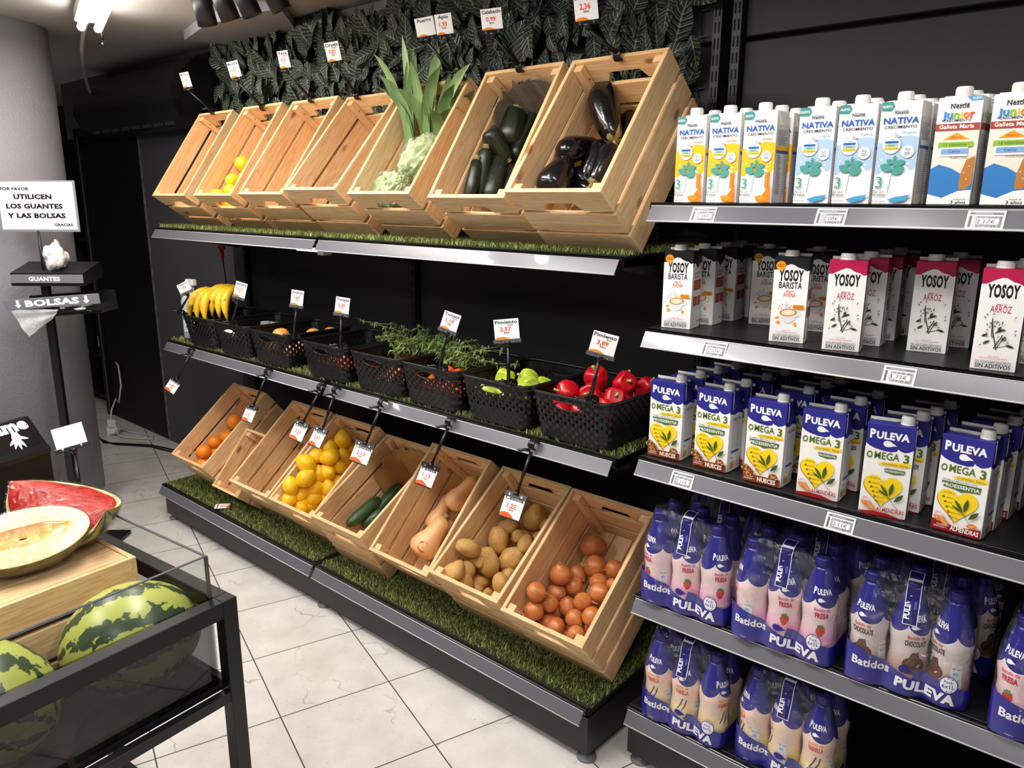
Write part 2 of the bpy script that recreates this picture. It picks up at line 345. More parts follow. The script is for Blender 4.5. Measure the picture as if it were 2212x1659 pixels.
# ---------------------------------------------------------------- lettering and flat artwork
_TX = {}
def glyphs(t, bold=0.0):
    k = (t, bold)
    if k not in _TX:
        cu_ = bpy.data.curves.new('t', 'FONT'); cu_.body = t; cu_.size = 1; cu_.resolution_u = 2; cu_.offset = bold; cu_.space_character = 1+bold*1.2
        ob = bpy.data.objects.new('t', cu_); COL.objects.link(ob); me = bpy.data.meshes.new_from_object(ob)
        vs = [(v.co.x, v.co.y) for v in me.vertices]; fs = [tuple(p.vertices) for p in me.polygons]
        bpy.data.objects.remove(ob); bpy.data.meshes.remove(me); bpy.data.curves.remove(cu_)
        _TX[k] = (vs, fs)
    return _TX[k]
class Art:
    """flat printed artwork in metres: u to the right, v up; later items lie on top"""
    def __init__(s): s.items = []
    def poly(s, pts, c): s.items.append((list(pts), [tuple(range(len(pts)))], c)); return s
    def rect(s, u0, v0, u1, v1, c): return s.poly([(u0, v0), (u1, v0), (u1, v1), (u0, v1)], c)
    def ell(s, u, v, a, b, c, n=20, rot=0):
        cr_, sr = math.cos(rot), math.sin(rot)
        return s.poly([(u+a*math.cos(t)*cr_-b*math.sin(t)*sr, v+a*math.cos(t)*sr+b*math.sin(t)*cr_) for t in [2*PI*i/n for i in range(n)]], c)
    def rrect(s, u0, v0, u1, v1, r, c):
        p = []
        for (x, y, a0) in ((u1-r, v0+r, -90), (u1-r, v1-r, 0), (u0+r, v1-r, 90), (u0+r, v0+r, 180)):
            p += [(x+r*math.cos(R_(a0+k*22.5)), y+r*math.sin(R_(a0+k*22.5))) for k in range(5)]
        return s.poly(p, c)
    def ring(s, u, v, r0, r1, c, a0=0, a1=360, n=24):
        vs = []; fs = []
        for i in range(n+1):
            t = R_(a0+(a1-a0)*i/n); vs += [(u+r0*math.cos(t), v+r0*math.sin(t)), (u+r1*math.cos(t), v+r1*math.sin(t))]
        for i in range(n): fs.append((2*i, 2*i+1, 2*i+3, 2*i+2))
        s.items.append((vs, fs, c)); return s
    def leaf(s, u, v, ln, wd, ang, c):
        ca, sa = math.cos(R_(ang)), math.sin(R_(ang)); p = []
        for i in range(9): x = ln*i/8; p.append((x, wd*math.sin(PI*i/8)))
        for i in range(7, 0, -1): x = ln*i/8; p.append((x, -wd*math.sin(PI*i/8)))
        return s.poly([(u+x*ca-y*sa, v+x*sa+y*ca) for x, y in p], c)
    def line(s, pts, w, c):
        vs = []; fs = []
        for i, (x, y) in enumerate(pts):
            a = pts[max(i-1, 0)]; b = pts[min(i+1, len(pts)-1)]; d = math.hypot(b[0]-a[0], b[1]-a[1]) or 1
            nx, ny = -(b[1]-a[1])/d*w/2, (b[0]-a[0])/d*w/2; vs += [(x+nx, y+ny), (x-nx, y-ny)]
        for i in range(len(pts)-1): fs.append((2*i, 2*i+1, 2*i+3, 2*i+2))
        s.items.append((vs, fs, c)); return s
    def text(s, t, u, v, h, c, w=None, bold=0.02, al='c', rot=0, arc=0):
        """h = cap height; w = total width to squeeze or stretch to"""
        vs, fs = glyphs(t, bold)
        if not vs: return s
        x0 = min(p[0] for p in vs); x1 = max(p[0] for p in vs); k = h/.70; kx = k if w is None else w/(x1-x0)
        tw = (x1-x0)*kx; ox = {'l': 0, 'c': -tw/2, 'r': -tw}[al]; ca, sa = math.cos(R_(rot)), math.sin(R_(rot)); o = []
        for (x, y) in vs:
            X = (x-x0)*kx+ox; Y = y*k+arc*X*X
            o.append((u+X*ca-Y*sa, v+X*sa+Y*ca))
        s.items.append((o, fs, c)); return s
    def drop(s, u, v, a, c, flip=1):
        p = [(-1, 0), (-.85, .38), (-.45, .55), (0, .5), (.5, .18), (1.15, -.22), (.6, -.28), (.1, -.5), (-.5, -.55), (-.88, -.35)]
        return s.poly([(u+x*a*flip, v+y*a) for x, y in p], c)
    def lines(s, u0, v0, u1, v1, n, c, seed=1, t=.4):
        r = random.Random(seed)
        for i in range(n):
            v = v1-(v1-v0)*(i+.5)/n; hh = (v1-v0)/n*t; s.rect(u0, v-hh/2, u0+(u1-u0)*r.uniform(.7, 1), v+hh/2, c)
        return s
    def build(s, name, f=None, eps=.00012, d0=.0003, mxl=None):
        cols = []; mb = MB()
        for k, (vs, fs, c) in enumerate(s.items):
            if c not in cols: cols.append(c)
            mi = cols.index(c); d = d0+eps*k
            if mxl:
                bm = bmesh.new(); bv = [bm.verts.new((x, y, 0)) for x, y in vs]
                for q in fs:
                    try: bm.faces.new([bv[i] for i in q])
                    except ValueError: pass
                bmesh.ops.triangulate(bm, faces=bm.faces[:])
                for _ in range(3):
                    ed = [e for e in bm.edges if e.calc_length() > mxl]
                    if not ed: break
                    bmesh.ops.subdivide_edges(bm, edges=ed, cuts=1); bmesh.ops.triangulate(bm, faces=[q for q in bm.faces if len(q.verts) > 3])
                bm.verts.index_update(); vs = [(v.co.x, v.co.y) for v in bm.verts]; fs = [tuple(v.index for v in q.verts) for q in bm.faces]; bm.free()
            mb.add([(f(x, y, d) if f else (x, y, d)) for x, y in vs], fs, mi)
        return mb.mesh(name, [ink(c) for c in cols])
# ================================================================ the setting
H = 2.37
struct(MB().box(-4, 6.5, -5, .7, -.06, 0), 'floor', floor_mat())
CEILM = mat('grey_ceiling_paint', '#a5a29f', .8, var=.12, vscale=1.5, bump=.12, bscale=90)
WALLM = mat('charcoal_wall_paint', '#4b4a4d', .7, spec=.3, var=.12, vscale=2, bump=.1, bscale=150)
struct(MB().box(-4, 6.5, -5, .7, H, H+.06), 'ceiling', CEILM)
struct(MB().box(-1.27, 6.5, 0, .12, 0, H).box(-2.26, -1.27, 0, .12, 2.04, H).box(-2.43, -2.26, 0, .12, 2.0, H), 'wall_back', WALLM)
struct(MB().box(-4, -3.9, -5, .7, 0, H), 'wall_left', mat('dim_wall_paint', '#2b2a2c', .8))
struct(MB().box(-4, -1.27, .55, .65, 0, H).box(-1.29, -1.27, .12, .55, 0, H), 'wall_niche', mat('dim_wall_paint', '#2b2a2c'))
struct(MB().box(-2.20, -1.275, .0, .035, .005, 2.0), 'door_1', mat('black_door_leaf', '#0b0b0d', .5, spec=.3))
struct(MB().box(-2.262, -2.20, -.02, .05, 0, 2.06, c=.003).box(-2.262, -1.27, -.02, .03, 2.0, 2.06, c=.003).box(-2.202, -2.196, -.024, -.018, 0, 2.0, 1), 'trim_1', [mat('black_door_frame', '#141316', .45), mat('pale_frame_edge', '#56555a', .5)])  # thin paler strip along the edge of the black frame
struct(MB().box(-1.285, -1.262, -.004, .02, 0, 2.04), 'trim_2', mat('chipped_plaster_edge', '#6a686b', .8, var=.5, vscale=25))
# round column with its tiled skirting
cb = MB().lathe([(.35, .0), (.35, H)], 64); struct(cb, 'trim_3', mat('grey_column_paint', '#8b898e', .72, spec=.3, var=.05, vscale=3, bump=.35, bscale=110), T(-.63, -1.035, 0))
struct(MB().prism([(.362*math.cos(2*PI*i/16), .362*math.sin(2*PI*i/16)) for i in range(16)], 0, .085), 'baseboard_column', mat('cream_tile', '#d8cbb4', .35), T(-.63, -1.035, 0))
struct(MB().prism([(.02, -.30), (.42, -.40), (.93, -.36), (.55, -.02), (.1, -.02)], H-.045, H-.001), 'trim_4', mat('plasterboard_patch', '#8f8f96', .75))
struct(MB().box(-.2, 6.5, -.055, -.001, H-.06, H-.001), 'trim_5', mat('pale_cove_strip', '#a9a7a8', .7))

# ================================================================ ceiling fittings
air = thing('air_curtain', 'black rounded air curtain mounted above the black doorway', 'air curtain', T(-.92, 0, 1.97))
prof = [(-.0, .0), (-.12, .0), (-.2, .05), (-.235, .12), (-.235, .19), (-.2, .27), (-.14, .33), (-.06, .36), (0, .36)]
b = MB(); n_ = len(prof); vs = []
pr2 = []
for i in range(n_-1):
    for k in range(3): t = k/3; pr2.append((prof[i][0]*(1-t)+prof[i+1][0]*t, prof[i][1]*(1-t)+prof[i+1][1]*t))
pr2.append(prof[-1])
for x in (-.68, .62): vs += [(x, y, z) for y, z in pr2]
m_ = len(pr2); b.add(vs, [(i, i+1, m_+i+1, m_+i) for i in range(m_-1)], 0, None, True)
part(b, 'cover', mat('satin_black_sheet', '#1d1d21', .33, spec=.6), air)
b = MB().prism(prof, .62, .71, 0, Matrix(((0, 0, 1, 0), (1, 0, 0, 0), (0, 1, 0, 0), (0, 0, 0, 1)))); part(b, 'end_cap', BPLAST, air)
b = MB().prism(prof, -.70, -.68, 0, Matrix(((0, 0, 1, 0), (1, 0, 0, 0), (0, 1, 0, 0), (0, 0, 0, 1)))); part(b, 'end_cap', BPLAST, air)
b = MB()
for i in range(8): b.box(-.6+i*.14, -.5+i*.14, -.17, -.16, .012, .03, 0, RX(0))
part(b, 'outlet_slot', mat('slot_grey', '#3a3a3e', .4), air)

tb = thing('ceiling_light', 'bare twin tube ceiling light glowing white above the doorway', 'light', T(.68, -.93, 2.30) @ RZ(R_(-17)))
part(MB().box(-.6, .6, -.055, .055, .02, .065, c=.004), 'fixture_body', WHITE, tb)
for y in (-.032, .032):
    part(MB().tube([(-.595, y, 0), (.595, y, 0)], .016, 12), 'tube', emit('tube_glow', '#fff6ea', 48), tb)
    part(MB().tube([(-.615, y, 0), (-.59, y, 0)], .017, 12).tube([(.59, y, 0), (.615, y, 0)], .017, 12), 'tube_holder', WHITE, tb)
part(MB().tube([(-.6, .04, -.005), (-.66, .05, -.03), (-.67, .05, -.05), (-.64, .045, -.05)], .006, 6), 'hanging_clip', CHROME, tb)
cwp = [(.10, -.755, 2.335), (-.02, -.73, 2.31), (-.25, -.66, 2.275), (-.6, -.53, 2.245), (-1.0, -.37, 2.225), (-1.4, -.20, 2.215), (-1.75, -.05, 2.215)]
cwq = []
for i in range(len(cwp)-1):
    p0, p1, p2, p3 = [Vector(cwp[max(0, min(len(cwp)-1, i+k))]) for k in (-1, 0, 1, 2)]
    for k in range(5): u = k/5; cwq.append(.5*(2*p1+(p2-p0)*u+(2*p0-5*p1+4*p2-p3)*u*u+(3*p1-p0-3*p2+p3)*u**3))
cw = MB().tube(cwq, .009, 8)
tag(part(cw, 'conduit', mat('pale_conduit', '#b9b7b4', .35)), 'pale flexible conduit sagging from the ceiling light to the wall', 'conduit')
SPOTS = [((.79, -.60, 2.30), (.35, -1.0)), ((.90, -.575, 2.305), (.35, .75)), ((1.0, -.545, 2.31), (.65, .65)), ((1.13, -.51, 2.315), (.8, .6))]
where = ['hanging furthest left, seen from behind', 'second from the left, tilted right', 'third from the left with a lit face', 'furthest right, cut by the photo edge']
for i, (p_, (tx, ty)) in enumerate(SPOTS):
    ax = (cr*(.06, .30, .38, .5)[i]+cf*(.5, .42, .16, .3)[i]+Vector((0, 0, -1))).normalized(); q = ax.to_track_quat('-Z', 'Y').to_matrix().to_4x4()
    s_ = thing('spotlight', 'black cylindrical ceiling spotlight, '+where[i], 'spotlight', T(*p_) @ q, 'spotlights on the ceiling track')
    part(MB().lathe([(.028, .055), (.036, .05), (.037, -.055), (.033, -.055), (.031, -.04)], 24), 'housing', BLACK, s_)
    part(MB().lathe([(.0, -.042), (.030, -.042)], 20), 'lens', emit('spot_glow_%d' % (i == 2), '#fff4e0', 9 if i == 2 else .6), s_)
    part(MB().tube([(0, 0, .05), (0, .0, .075), (0, .01, .10)], .012, 8), 'stem', BPLAST, s_)
struct(MB().box(.72, 1.9, -.56, -.53, H-.03, H-.001, M=T(0, .0, 0)), 'trim_6', BLACK)
for x in (.95, 1.6, 2.4, 3.1):
    lamp('track_spot_beam', 'SPOT', (x, -1.05, 2.28), 11, (1, .95, .88), (x+.15, -.3, 1.3), spot_size=R_(75), spot_blend=.8, shadow_soft_size=.03)

# ================================================================ shelving
W2 = 2.665
def frame_unit(name, label, x0, x1, ups, panels, base_d, base_z, px0, px1):
    t = thing(name, label, 'shelving', T((x0+x1)/2, -.3, 0)); O = (-(x0+x1)/2, .3, 0); M = T(*O)
    for (a, b_, z0, z1) in panels: part(MB().box(a, b_, -.04, -.012, z0, z1, 0, M, c=.003), 'back_panel', DARKP, t)
    for u in ups:
        b = MB().box(u-.013, u+.013, -.066, -.002, .03, 2.36, 0, M)
        z = .3
        while z < 2.34:
            for dx in (-.006, .006): b.box(u+dx-.0022, u+dx+.0022, -.0665, -.06, z, z+.028, 1, M)
            z += .043
        part(b, 'upright', [BLACK, mat('slot_black', '#020202', .9)], t)
    part(MB().box(px0, px1, -base_d+.012, -base_d+.022, .03, base_z-.035, 0, M).box(px0, px0+.012, -base_d+.022, -.02, .03, base_z-.035, 0, M).box(px1-.012, px1, -base_d+.022, -.02, .03, base_z-.035, 0, M), 'plinth', BLACK, t)
    for u in (px0+.03, (px0+px1)/2, px1-.02):
        part(MB().lathe([(.03, 0), (.03, .006), (.012, .012), (.008, .03)], 16, 0, M @ T(u, -base_d+.04, 0)), 'levelling_foot', mat('grey_foot', '#77767a', .4), t)
    return t
frame_unit('shelving_unit', 'black shelving frame behind the fruit and vegetables', -.17, W2, (0.0, W2/2, W2-.012), [(-.165, W2/2-.018, .1, 2.04), (W2/2+.018, W2-.03, .1, 2.036), (-.165, W2/2-.018, 2.05, 2.34), (W2/2+.018, W2-.03, 2.046, 2.34)], .6193, .19, 0, W2)
XR = 2.74; XE = 4.073
frame_unit('shelving_unit', 'black shelving frame behind the cartons and milkshake bottles', XR, XE, (2.712, XE), [(2.727, XE-.015, 2.047, 2.36), (2.727, XE-.015, 1.65, 2.034), (2.727, XE-.015, 1.2, 1.64), (2.727, XE-.015, .1, 1.19)], .522, .189, XR, XE)

def shelf(label, x0, x1, z, d, slope=0, name='shelf', brackets=True):
    t = thing(name, label, 'shelf', T(x0, -.05, z) @ RY(-slope)); w = x1-x0; D = -(d-.05)
    part(MB().box(0, w, D+.012, 0, -.03, 0, c=.002), 'deck', BLACK, t)
    nose = [(D+.012, 0), (D+.004, -.001), (D, -.004), (D-.001, -.012), (D, -.02), (D+.012, -.03)]
    MX = Matrix(((0, 0, 1, 0), (1, 0, 0, 0), (0, 1, 0, 0), (0, 0, 0, 1)))
    part(MB().prism(nose, 0, w, 0, MX).box(.0, w, D+.001, D+.004, -.0005, .0008, 0), 'front_edge', mat('glossy_black_edge', '#0e0e10', .2), t)
    y0, z0, y1, z1 = D-.0015, -.008, D-.0215, -.0435
    rail = MB().prism([(y0, z0), (y0-.002, z0-.001), (y1-.002, z1+.002), (y1, z1)], .006, w-.006, 0, MX)
    rail.tube([(.006, y0-.001, z0), (w-.006, y0-.001, z0)], .0013, 6, 1).tube([(.006, y1-.001, z1), (w-.006, y1-.001, z1)], .0024, 6, 1)
    part(rail, 'price_rail', [RAIL, RAILE], t)
    if brackets:
        for x in (0.0, w-.004):
            part(MB().prism([(D+.01, -.006), (0, -.006), (0, -.11), (-.06, -.11), (D+.01, -.035)], x, x+.004, 0, MX), 'bracket', BLACK, t)
    return t
H1, D1, H2_, D2, H0, D0 = 1.4636, .5202, .9181, .5183, .1905, .6193
mid = W2/2
for (z, d, nm, br) in ((H1, D1, 'top shelf under the upper wooden crates', True), (H2_, D2, 'middle shelf under the black baskets', True), (H0, D0, 'bottom deck under the lower wooden crates', False)):
    shelf('left half of the black '+nm, 0, mid-.004, z, d, 0, 'shelf', br); shelf('right half of the black '+nm, mid+.004, W2, z, d, 0, 'shelf', br)
RSH = [(1.6005, .517, 0), (1.289, .5189, 0), (.9462, .5232, -.004), (.538, .51, .017), (.189, .522, 0)]
for (z, d, s), nm in zip(RSH, ('topmost, under the growing-up milk cartons', 'second from top, under the plant drink cartons', 'third from top, under the blue topped milk cartons', 'fourth from top, under pink and chocolate bottle packs', 'lowest, under the vanilla bottle packs')):
    shelf('black shelf with grey price rail, '+nm, XR, XE, z, d, s, 'shelf', z > .3)
# LED strip and its little end clip beneath the top shelf joint
led = thing('shelf_lamp', 'small lit LED strip under the joint of the top shelf', 'lamp', T(1.25, -.47, H1-.05))
part(MB().box(-.12, .03, -.012, .012, -.006, .006, c=.002), 'light_bar', emit('led_glow', '#ffffff', 6), led); part(MB().box(.03, .07, -.02, .02, -.016, .008, c=.002), 'end_clip', mat('clear_grey_plastic', '#b9bcc2', .2), led)

# ================================================================ artificial grass mats
def grass_mat():
    m, nt, b = new_mat('artificial_grass')
    at = N(nt, 'ShaderNodeAttribute', attribute_name='grain'); sx = N(nt, 'ShaderNodeSeparateXYZ'); L(nt, at.outputs['Vector'], sx.inputs[0])
    r = ramp(nt, [(0, '#4c5826'), (.45, '#6f7c38'), (.8, '#94a052'), (1, '#b0ba70')]); L(nt, sx.outputs[0], r.inputs['Fac'])
    L(nt, r.outputs['Color'], b.inputs['Base Color']); b.inputs['Roughness'].default_value = .5
    return m
GRASS = grass_mat(); GBASE = mat('mat_backing', '#1c2412', .9)
def grass(label, x0, x1, y0, y1, z, n, seed, hh=.016):
    t = thing('grass_mat', label, 'grass mat', T((x0+x1)/2, (y0+y1)/2, z), 'artificial grass mats')
    part(MB().box(-(x1-x0)/2, (x1-x0)/2, -(y1-y0)/2, (y1-y0)/2, .0005, .004), 'backing', GBASE, t)
    r = np.random.default_rng(seed)
    bx = r.uniform(-(x1-x0)/2, (x1-x0)/2, n); by = r.uniform(-(y1-y0)/2, (y1-y0)/2, n); a = r.uniform(0, 2*PI, n); h = r.uniform(.55, 1.15, n)*hh; lean = r.uniform(.1, 1.0, n)*hh; la = r.uniform(0, 2*PI, n); wd = .0011
    v = np.zeros((n, 5, 3)); ca, sa = np.cos(a)*wd, np.sin(a)*wd; lx, ly = np.cos(la)*lean, np.sin(la)*lean
    v[:, 0] = np.stack([bx-ca, by-sa, np.full(n, .003)], 1); v[:, 1] = np.stack([bx+ca, by+sa, np.full(n, .003)], 1)
    v[:, 2] = np.stack([bx+ca*.8+lx*.35, by+sa*.8+ly*.35, .003+h*.6], 1); v[:, 3] = np.stack([bx-ca*.8+lx*.35, by-sa*.8+ly*.35, .003+h*.6], 1); v[:, 4] = np.stack([bx+lx, by+ly, .003+h], 1)
    me = bpy.data.meshes.new('grass_blades'); me.vertices.add(n*5); me.vertices.foreach_set('co', v.reshape(-1))
    i0 = np.arange(n)[:, None]*5; q = (i0+np.array([[0, 1, 2, 3]])); tr = (i0+np.array([[3, 2, 4]]))
    idx = np.concatenate([q, tr], 1).reshape(-1); me.loops.add(n*7); me.loops.foreach_set('vertex_index', idx.astype(np.int32))
    me.polygons.add(n*2); st = np.stack([np.arange(n)*7, np.arange(n)*7+4], 1).reshape(-1); me.polygons.foreach_set('loop_start', st.astype(np.int32))
    g = np.zeros((n, 5, 3), np.float32); g[:, :, 0] = r.uniform(0, 1, n)[:, None]; at = me.attributes.new('grain', 'FLOAT_VECTOR', 'POINT'); at.data.foreach_set('vector', g.reshape(-1))
    me.materials.append(GRASS); me.update(); me.validate()
    o = link('grass_blades', me, t); o['kind'] = 'stuff'
for k, (xa, xb) in enumerate(((.02, mid-.015), (mid+.02, W2+.01))):
    sd = ('left', 'right')[k]
    grass(sd+' strip of artificial grass under the upper crates', xa, xb, -.512, -.06, H1, 16000, 3+k, .017)
    grass(sd+' strip of artificial grass under the black baskets', xa, xb, -.510, -.06, H2_, 16000, 5+k, .017)
    grass(sd+' strip of artificial grass under the lower crates', xa, xb, -.606, -.06, H0, 42000, 8+k, .014)

# ================================================================ leaf wall
def leaf_mat():
    m, nt, b = new_mat('artificial_leaf')
    at = N(nt, 'ShaderNodeAttribute', attribute_name='grain'); sx = N(nt, 'ShaderNodeSeparateXYZ'); L(nt, at.outputs['Vector'], sx.inputs[0])
    k = math_(nt, 'ABSOLUTE', sx.outputs[1])
    ph = math_(nt, 'SUBTRACT', math_(nt, 'MULTIPLY', sx.outputs[0], 46.0), math_(nt, 'MULTIPLY', k, 9.0))
    s = math_(nt, 'SINE', ph)
    mid_ = ramp(nt, [(.03, 1.0), (.09, 0.0)]); L(nt, k, mid_.inputs['Fac'])
    v = ramp(nt, [(.55, 0.0), (1.0, .8)]); L(nt, s, v.inputs['Fac'])
    c = mixc(nt, v.outputs['Color'], '#2c352b', '#76836f'); c = mixc(nt, mid_.outputs['Color'], c, '#8e9a86')
    L(nt, c, b.inputs['Base Color']); b.inputs['Roughness'].default_value = .32; b.inputs['Specular IOR Level'].default_value = .55
    bp = N(nt, 'ShaderNodeBump', i_Strength=.6, i_Distance=.004); L(nt, s, bp.inputs['Height']); L(nt, bp.outputs[0], b.inputs['Normal'])
    return m
lp = thing('leaf_wall', 'dark green artificial leaf panel hanging behind the upper crates', 'artificial foliage', T(1.25, -.06, 1.5))
b = MB(); r = random.Random(11)
for i in range(1150):
    x = r.uniform(-1.33, 1.33); z = r.uniform(.02, .80) if r.random() < .8 else r.uniform(.66, .80)
    edge = .06*math.sin(x*9)+.02*math.sin(x*31)
    if z > .78+edge: z = .78+edge
    ln = r.uniform(.085, .130); wd = ln*r.uniform(.24, .33); ang = r.gauss(0, .55) + (PI if r.random() < .45 and z < .7 else 0)
    dx, dz = math.sin(ang), math.cos(ang); out = r.uniform(.01, .045); curl = r.uniform(.0, .04)
    pts = [(x+dx*ln*t, -out-curl*math.sin(t*2.2)-r.uniform(0, .002), z+dz*ln*t) for t in [j/7 for j in range(8)]]
    ws = [wd*w for w in (.12, .62, .92, 1, .9, .68, .38, .03)]
    b.ribbon(pts, ws, (dz, r.uniform(-.5, .5), -dx), 0, None, r.uniform(.15, .4))
part(b, 'foliage', leaf_mat(), lp, grain=True)
b = MB()
for i in range(28): b.box(-1.36+i*.1, -1.357+i*.1, .008, .011, .0, .84)
for i in range(13): b.box(-1.36, 1.36, .008, .011, i*.07, i*.07+.003)
part(b, 'wire_grid', mat('dark_wire', '#232825', .5), lp)

# ================================================================ wooden crates
def crate_proto(w, l, h, ns, th=.012):
    sh = .075 if ns == 3 else .065; gap = (h-ns*sh)/(ns-1) if ns > 1 else 0; d = {}
    side = MB(); end = MB(); MXZ = Matrix(((1, 0, 0, 0), (0, 0, -1, 0), (0, 1, 0, 0), (0, 0, 0, 1)))
    for i in range(ns):
        z = i*(sh+gap); side.box(0, th, th, l-th, z, z+sh, 0, None, .0012, 1)
        if i < ns-1: end.box(0, w, 0, th, z, z+sh, 0, None, .0012, 0)
        else:
            x0, x1 = w*.33, w*.67; q = [(0, z), (x0-.012, z), (x0+.004, z+.03), (x1-.004, z+.03), (x1+.012, z), (w, z), (w, z+sh), (0, z+sh)]
            end.prism(q, -th, 0, 0, MXZ)
    d['side'] = side.mesh('side_panel', WOOD, True); d['end'] = end.mesh('end_panel', WOOD, True)
    base = MB(); nb = 4
    for i in range(nb): a = th+.002+(w-2*th-.004)*i/nb; base.box(a, a+(w-2*th)/nb-.006, th+.001, l-th-.001, .002, .014, 0, None, .001, 1)
    d['base'] = base.mesh('base_panel', WOOD, True)
    d['post'] = MB().box(0, .028, 0, .022, .015, h-.008, 0, None, .0012, 2).tube([(.0285, .011, h-.05), (.0291, .011, h-.05)], .0028, 8, 1).mesh('corner_post', [WOOD, mat('screw_grey', '#6b6660', .4, metal=.7)], True)
    return (w, l, h, th, d)
def build_crate(P, M, label, group=None):
    w, l, h, th, d = P
    t = thing('wooden_crate', label, 'crate', M, group)
    link('side_panel', d['side'], t, T(0, 0, 0)); link('side_panel', d['side'], t, T(w, l, 0) @ RZ(PI))
    link('end_panel', d['end'], t, T(0, 0, 0)); link('end_panel', d['end'], t, T(w, l, 0) @ RZ(PI))
    link('base_panel', d['base'], t)
    for (x, y, k) in ((th+.001, th+.001, 0), (w-th-.001, th+.023, PI), (th+.001, l-th-.023, 0), (w-th-.001, l-th-.001, PI)): link('corner_post', d['post'], t, T(x, y, 0) @ RZ(k))
    return t
KN = crate_proto(.31, .46, .25, 3); KS = crate_proto(.23, .31, .15, 2)
CRATES = {'T0': (.109, -.567, .96), 'T1': (.53, -.581, .955), 'T2': (.895, -.579, .928), 'T3': (1.234, -.587, .85), 'T4': (1.609, -.585, .923), 'T5': (2.011, -.592, .975), 'T6': (2.364, -.636, .901),
          'B0': (.159, -.626, .694), 'B3': (.697, -.618, .713), 'B4': (1.025, -.622, .685), 'B5': (1.346, -.632, .55), 'B6': (1.685, -.617, .797), 'B7': (2.01, -.62, .644), 'B8': (2.344, -.631, .693)}
LBL = {'T0': 'empty tilted crate at the left end of the upper shelf', 'T1': 'tilted wooden crate holding a few yellow apples', 'T2': 'empty tilted crate between the apple crate and the punnet crate', 'T3': 'tilted wooden crate holding clear plum punnets', 'T4': 'tilted wooden crate holding leeks and bagged lettuces', 'T5': 'tilted wooden crate holding dark zucchini', 'T6': 'tilted wooden crate of eggplants at the right end of the upper shelf',
       'B0': 'tilted wooden crate of oranges at the left end of the lower deck', 'B3': 'empty tilted crate left of the lemon crate', 'B4': 'tilted wooden crate full of lemons', 'B5': 'cardboard lined wooden crate holding dark green cucumbers', 'B6': 'tilted wooden crate holding butternut squashes', 'B7': 'tilted wooden crate full of potatoes', 'B8': 'tilted wooden crate of onions at the right end of the lower deck'}
CM = {}
for k, (x0, y0, t) in CRATES.items():
    h = (H1 if k[0] == 'T' else H0)+.006
    CM[k] = T(x0, y0+.25*math.sin(t), h) @ RX(t)
    build_crate(KN, CM[k], LBL[k], 'tilted crates on the '+('upper shelf' if k[0] == 'T' else 'lower deck'))
CM['S'] = T(.467, -.586+.15*math.sin(.874), H0+.006) @ RX(.874)
build_crate(KS, CM['S'], 'small tilted crate wedged between the orange crate and the empty crate')
# brown card lining in the cucumber crate, grey card in the zucchini crate
def lining(k, label, m, h0, h1):
    b = MB(); th = .003
    pts = [(.02, .30), (.05, .43), (.16, .440), (.27, .43), (.29, .30)]; vs = []; n = 24
    for i in range(n+1):
        s = i/n*4; j = min(3, int(s)); f = s-j; x = pts[j][0]*(1-f)+pts[j+1][0]*f; y = pts[j][1]*(1-f)+pts[j+1][1]*f
        top = h0+(h1-h0)*math.sin(PI*i/n)+.012*math.sin(i*2.3)+.006*math.sin(i*5.1)
        vs += [(x, y-.004*math.sin(i), .02), (x, y+.006*math.sin(i*1.7), top), (x*.98+.003, y-th-.004*math.sin(i), .02), (x*.98+.003, y-th+.006*math.sin(i*1.7), top)]
    fs = []
    for i in range(n): a = 4*i; fs += [(a, a+4, a+5, a+1), (a+2, a+3, a+7, a+6), (a+1, a+5, a+7, a+3)]
    b.add(vs, fs, 0); b.box(.03, .28, .1, .42, .0145, .018)
    o = part(b, 'cardboard_liner', m, None, CM[k]); tag(o, label, 'cardboard')
CARDB = mat('brown_cardboard', '#b58c58', .8, var=.12, vscale=18)
lining('B5', 'brown cardboard liner folded inside the cucumber crate', CARDB, .17, .225); lining('T5', 'grey-brown cardboard liner behind the zucchini', mat('grey_cardboard', '#6d6257', .85, var=.15, vscale=16), .15, .215)

# ================================================================ black woven baskets
def rr_path(w, d, r, n=6):
    p = []
    for (cx, cy, a0) in ((w/2-r, -d/2+r, -90), (w/2-r, d/2-r, 0), (-w/2+r, d/2-r, 90), (-w/2+r, -d/2+r, 180)):
        for k in range(n+1): a = R_(a0+90*k/n); p.append(Vector((cx+r*math.cos(a), cy+r*math.sin(a), 0)))
    return p+[p[0]]
BW, BD, BH = .285, .345, .148
class Path:
    def __init__(s, p): s.p = p; s.c = [0]; [s.c.append(s.c[-1]+(p[i+1]-p[i]).length) for i in range(len(p)-1)]; s.len = s.c[-1]
    def at(s, d):
        d %= s.len
        for i in range(len(s.c)-1):
            if d <= s.c[i+1]: f = (d-s.c[i])/max(1e-9, s.c[i+1]-s.c[i]); q = s.p[i].lerp(s.p[i+1], f); t = (s.p[i+1]-s.p[i]).normalized(); return q, Vector((t.y, -t.x, 0))
PT = Path(rr_path(BW, BD, .035))
def bpt(d, z, o):
    q, n = PT.at(d); k = .86+.14*z/BH; return Vector((q.x*k+n.x*o, q.y*k+n.y*o, z))
b = MB(); rows = 11; rp_ = (BH-.016)/rows; nb = 40; bl = PT.len/nb
def in_handle(d, i):
    q, n = PT.at(d); return abs(q.x) < .045 and abs(n.y) > .9 and i in (8, 9)
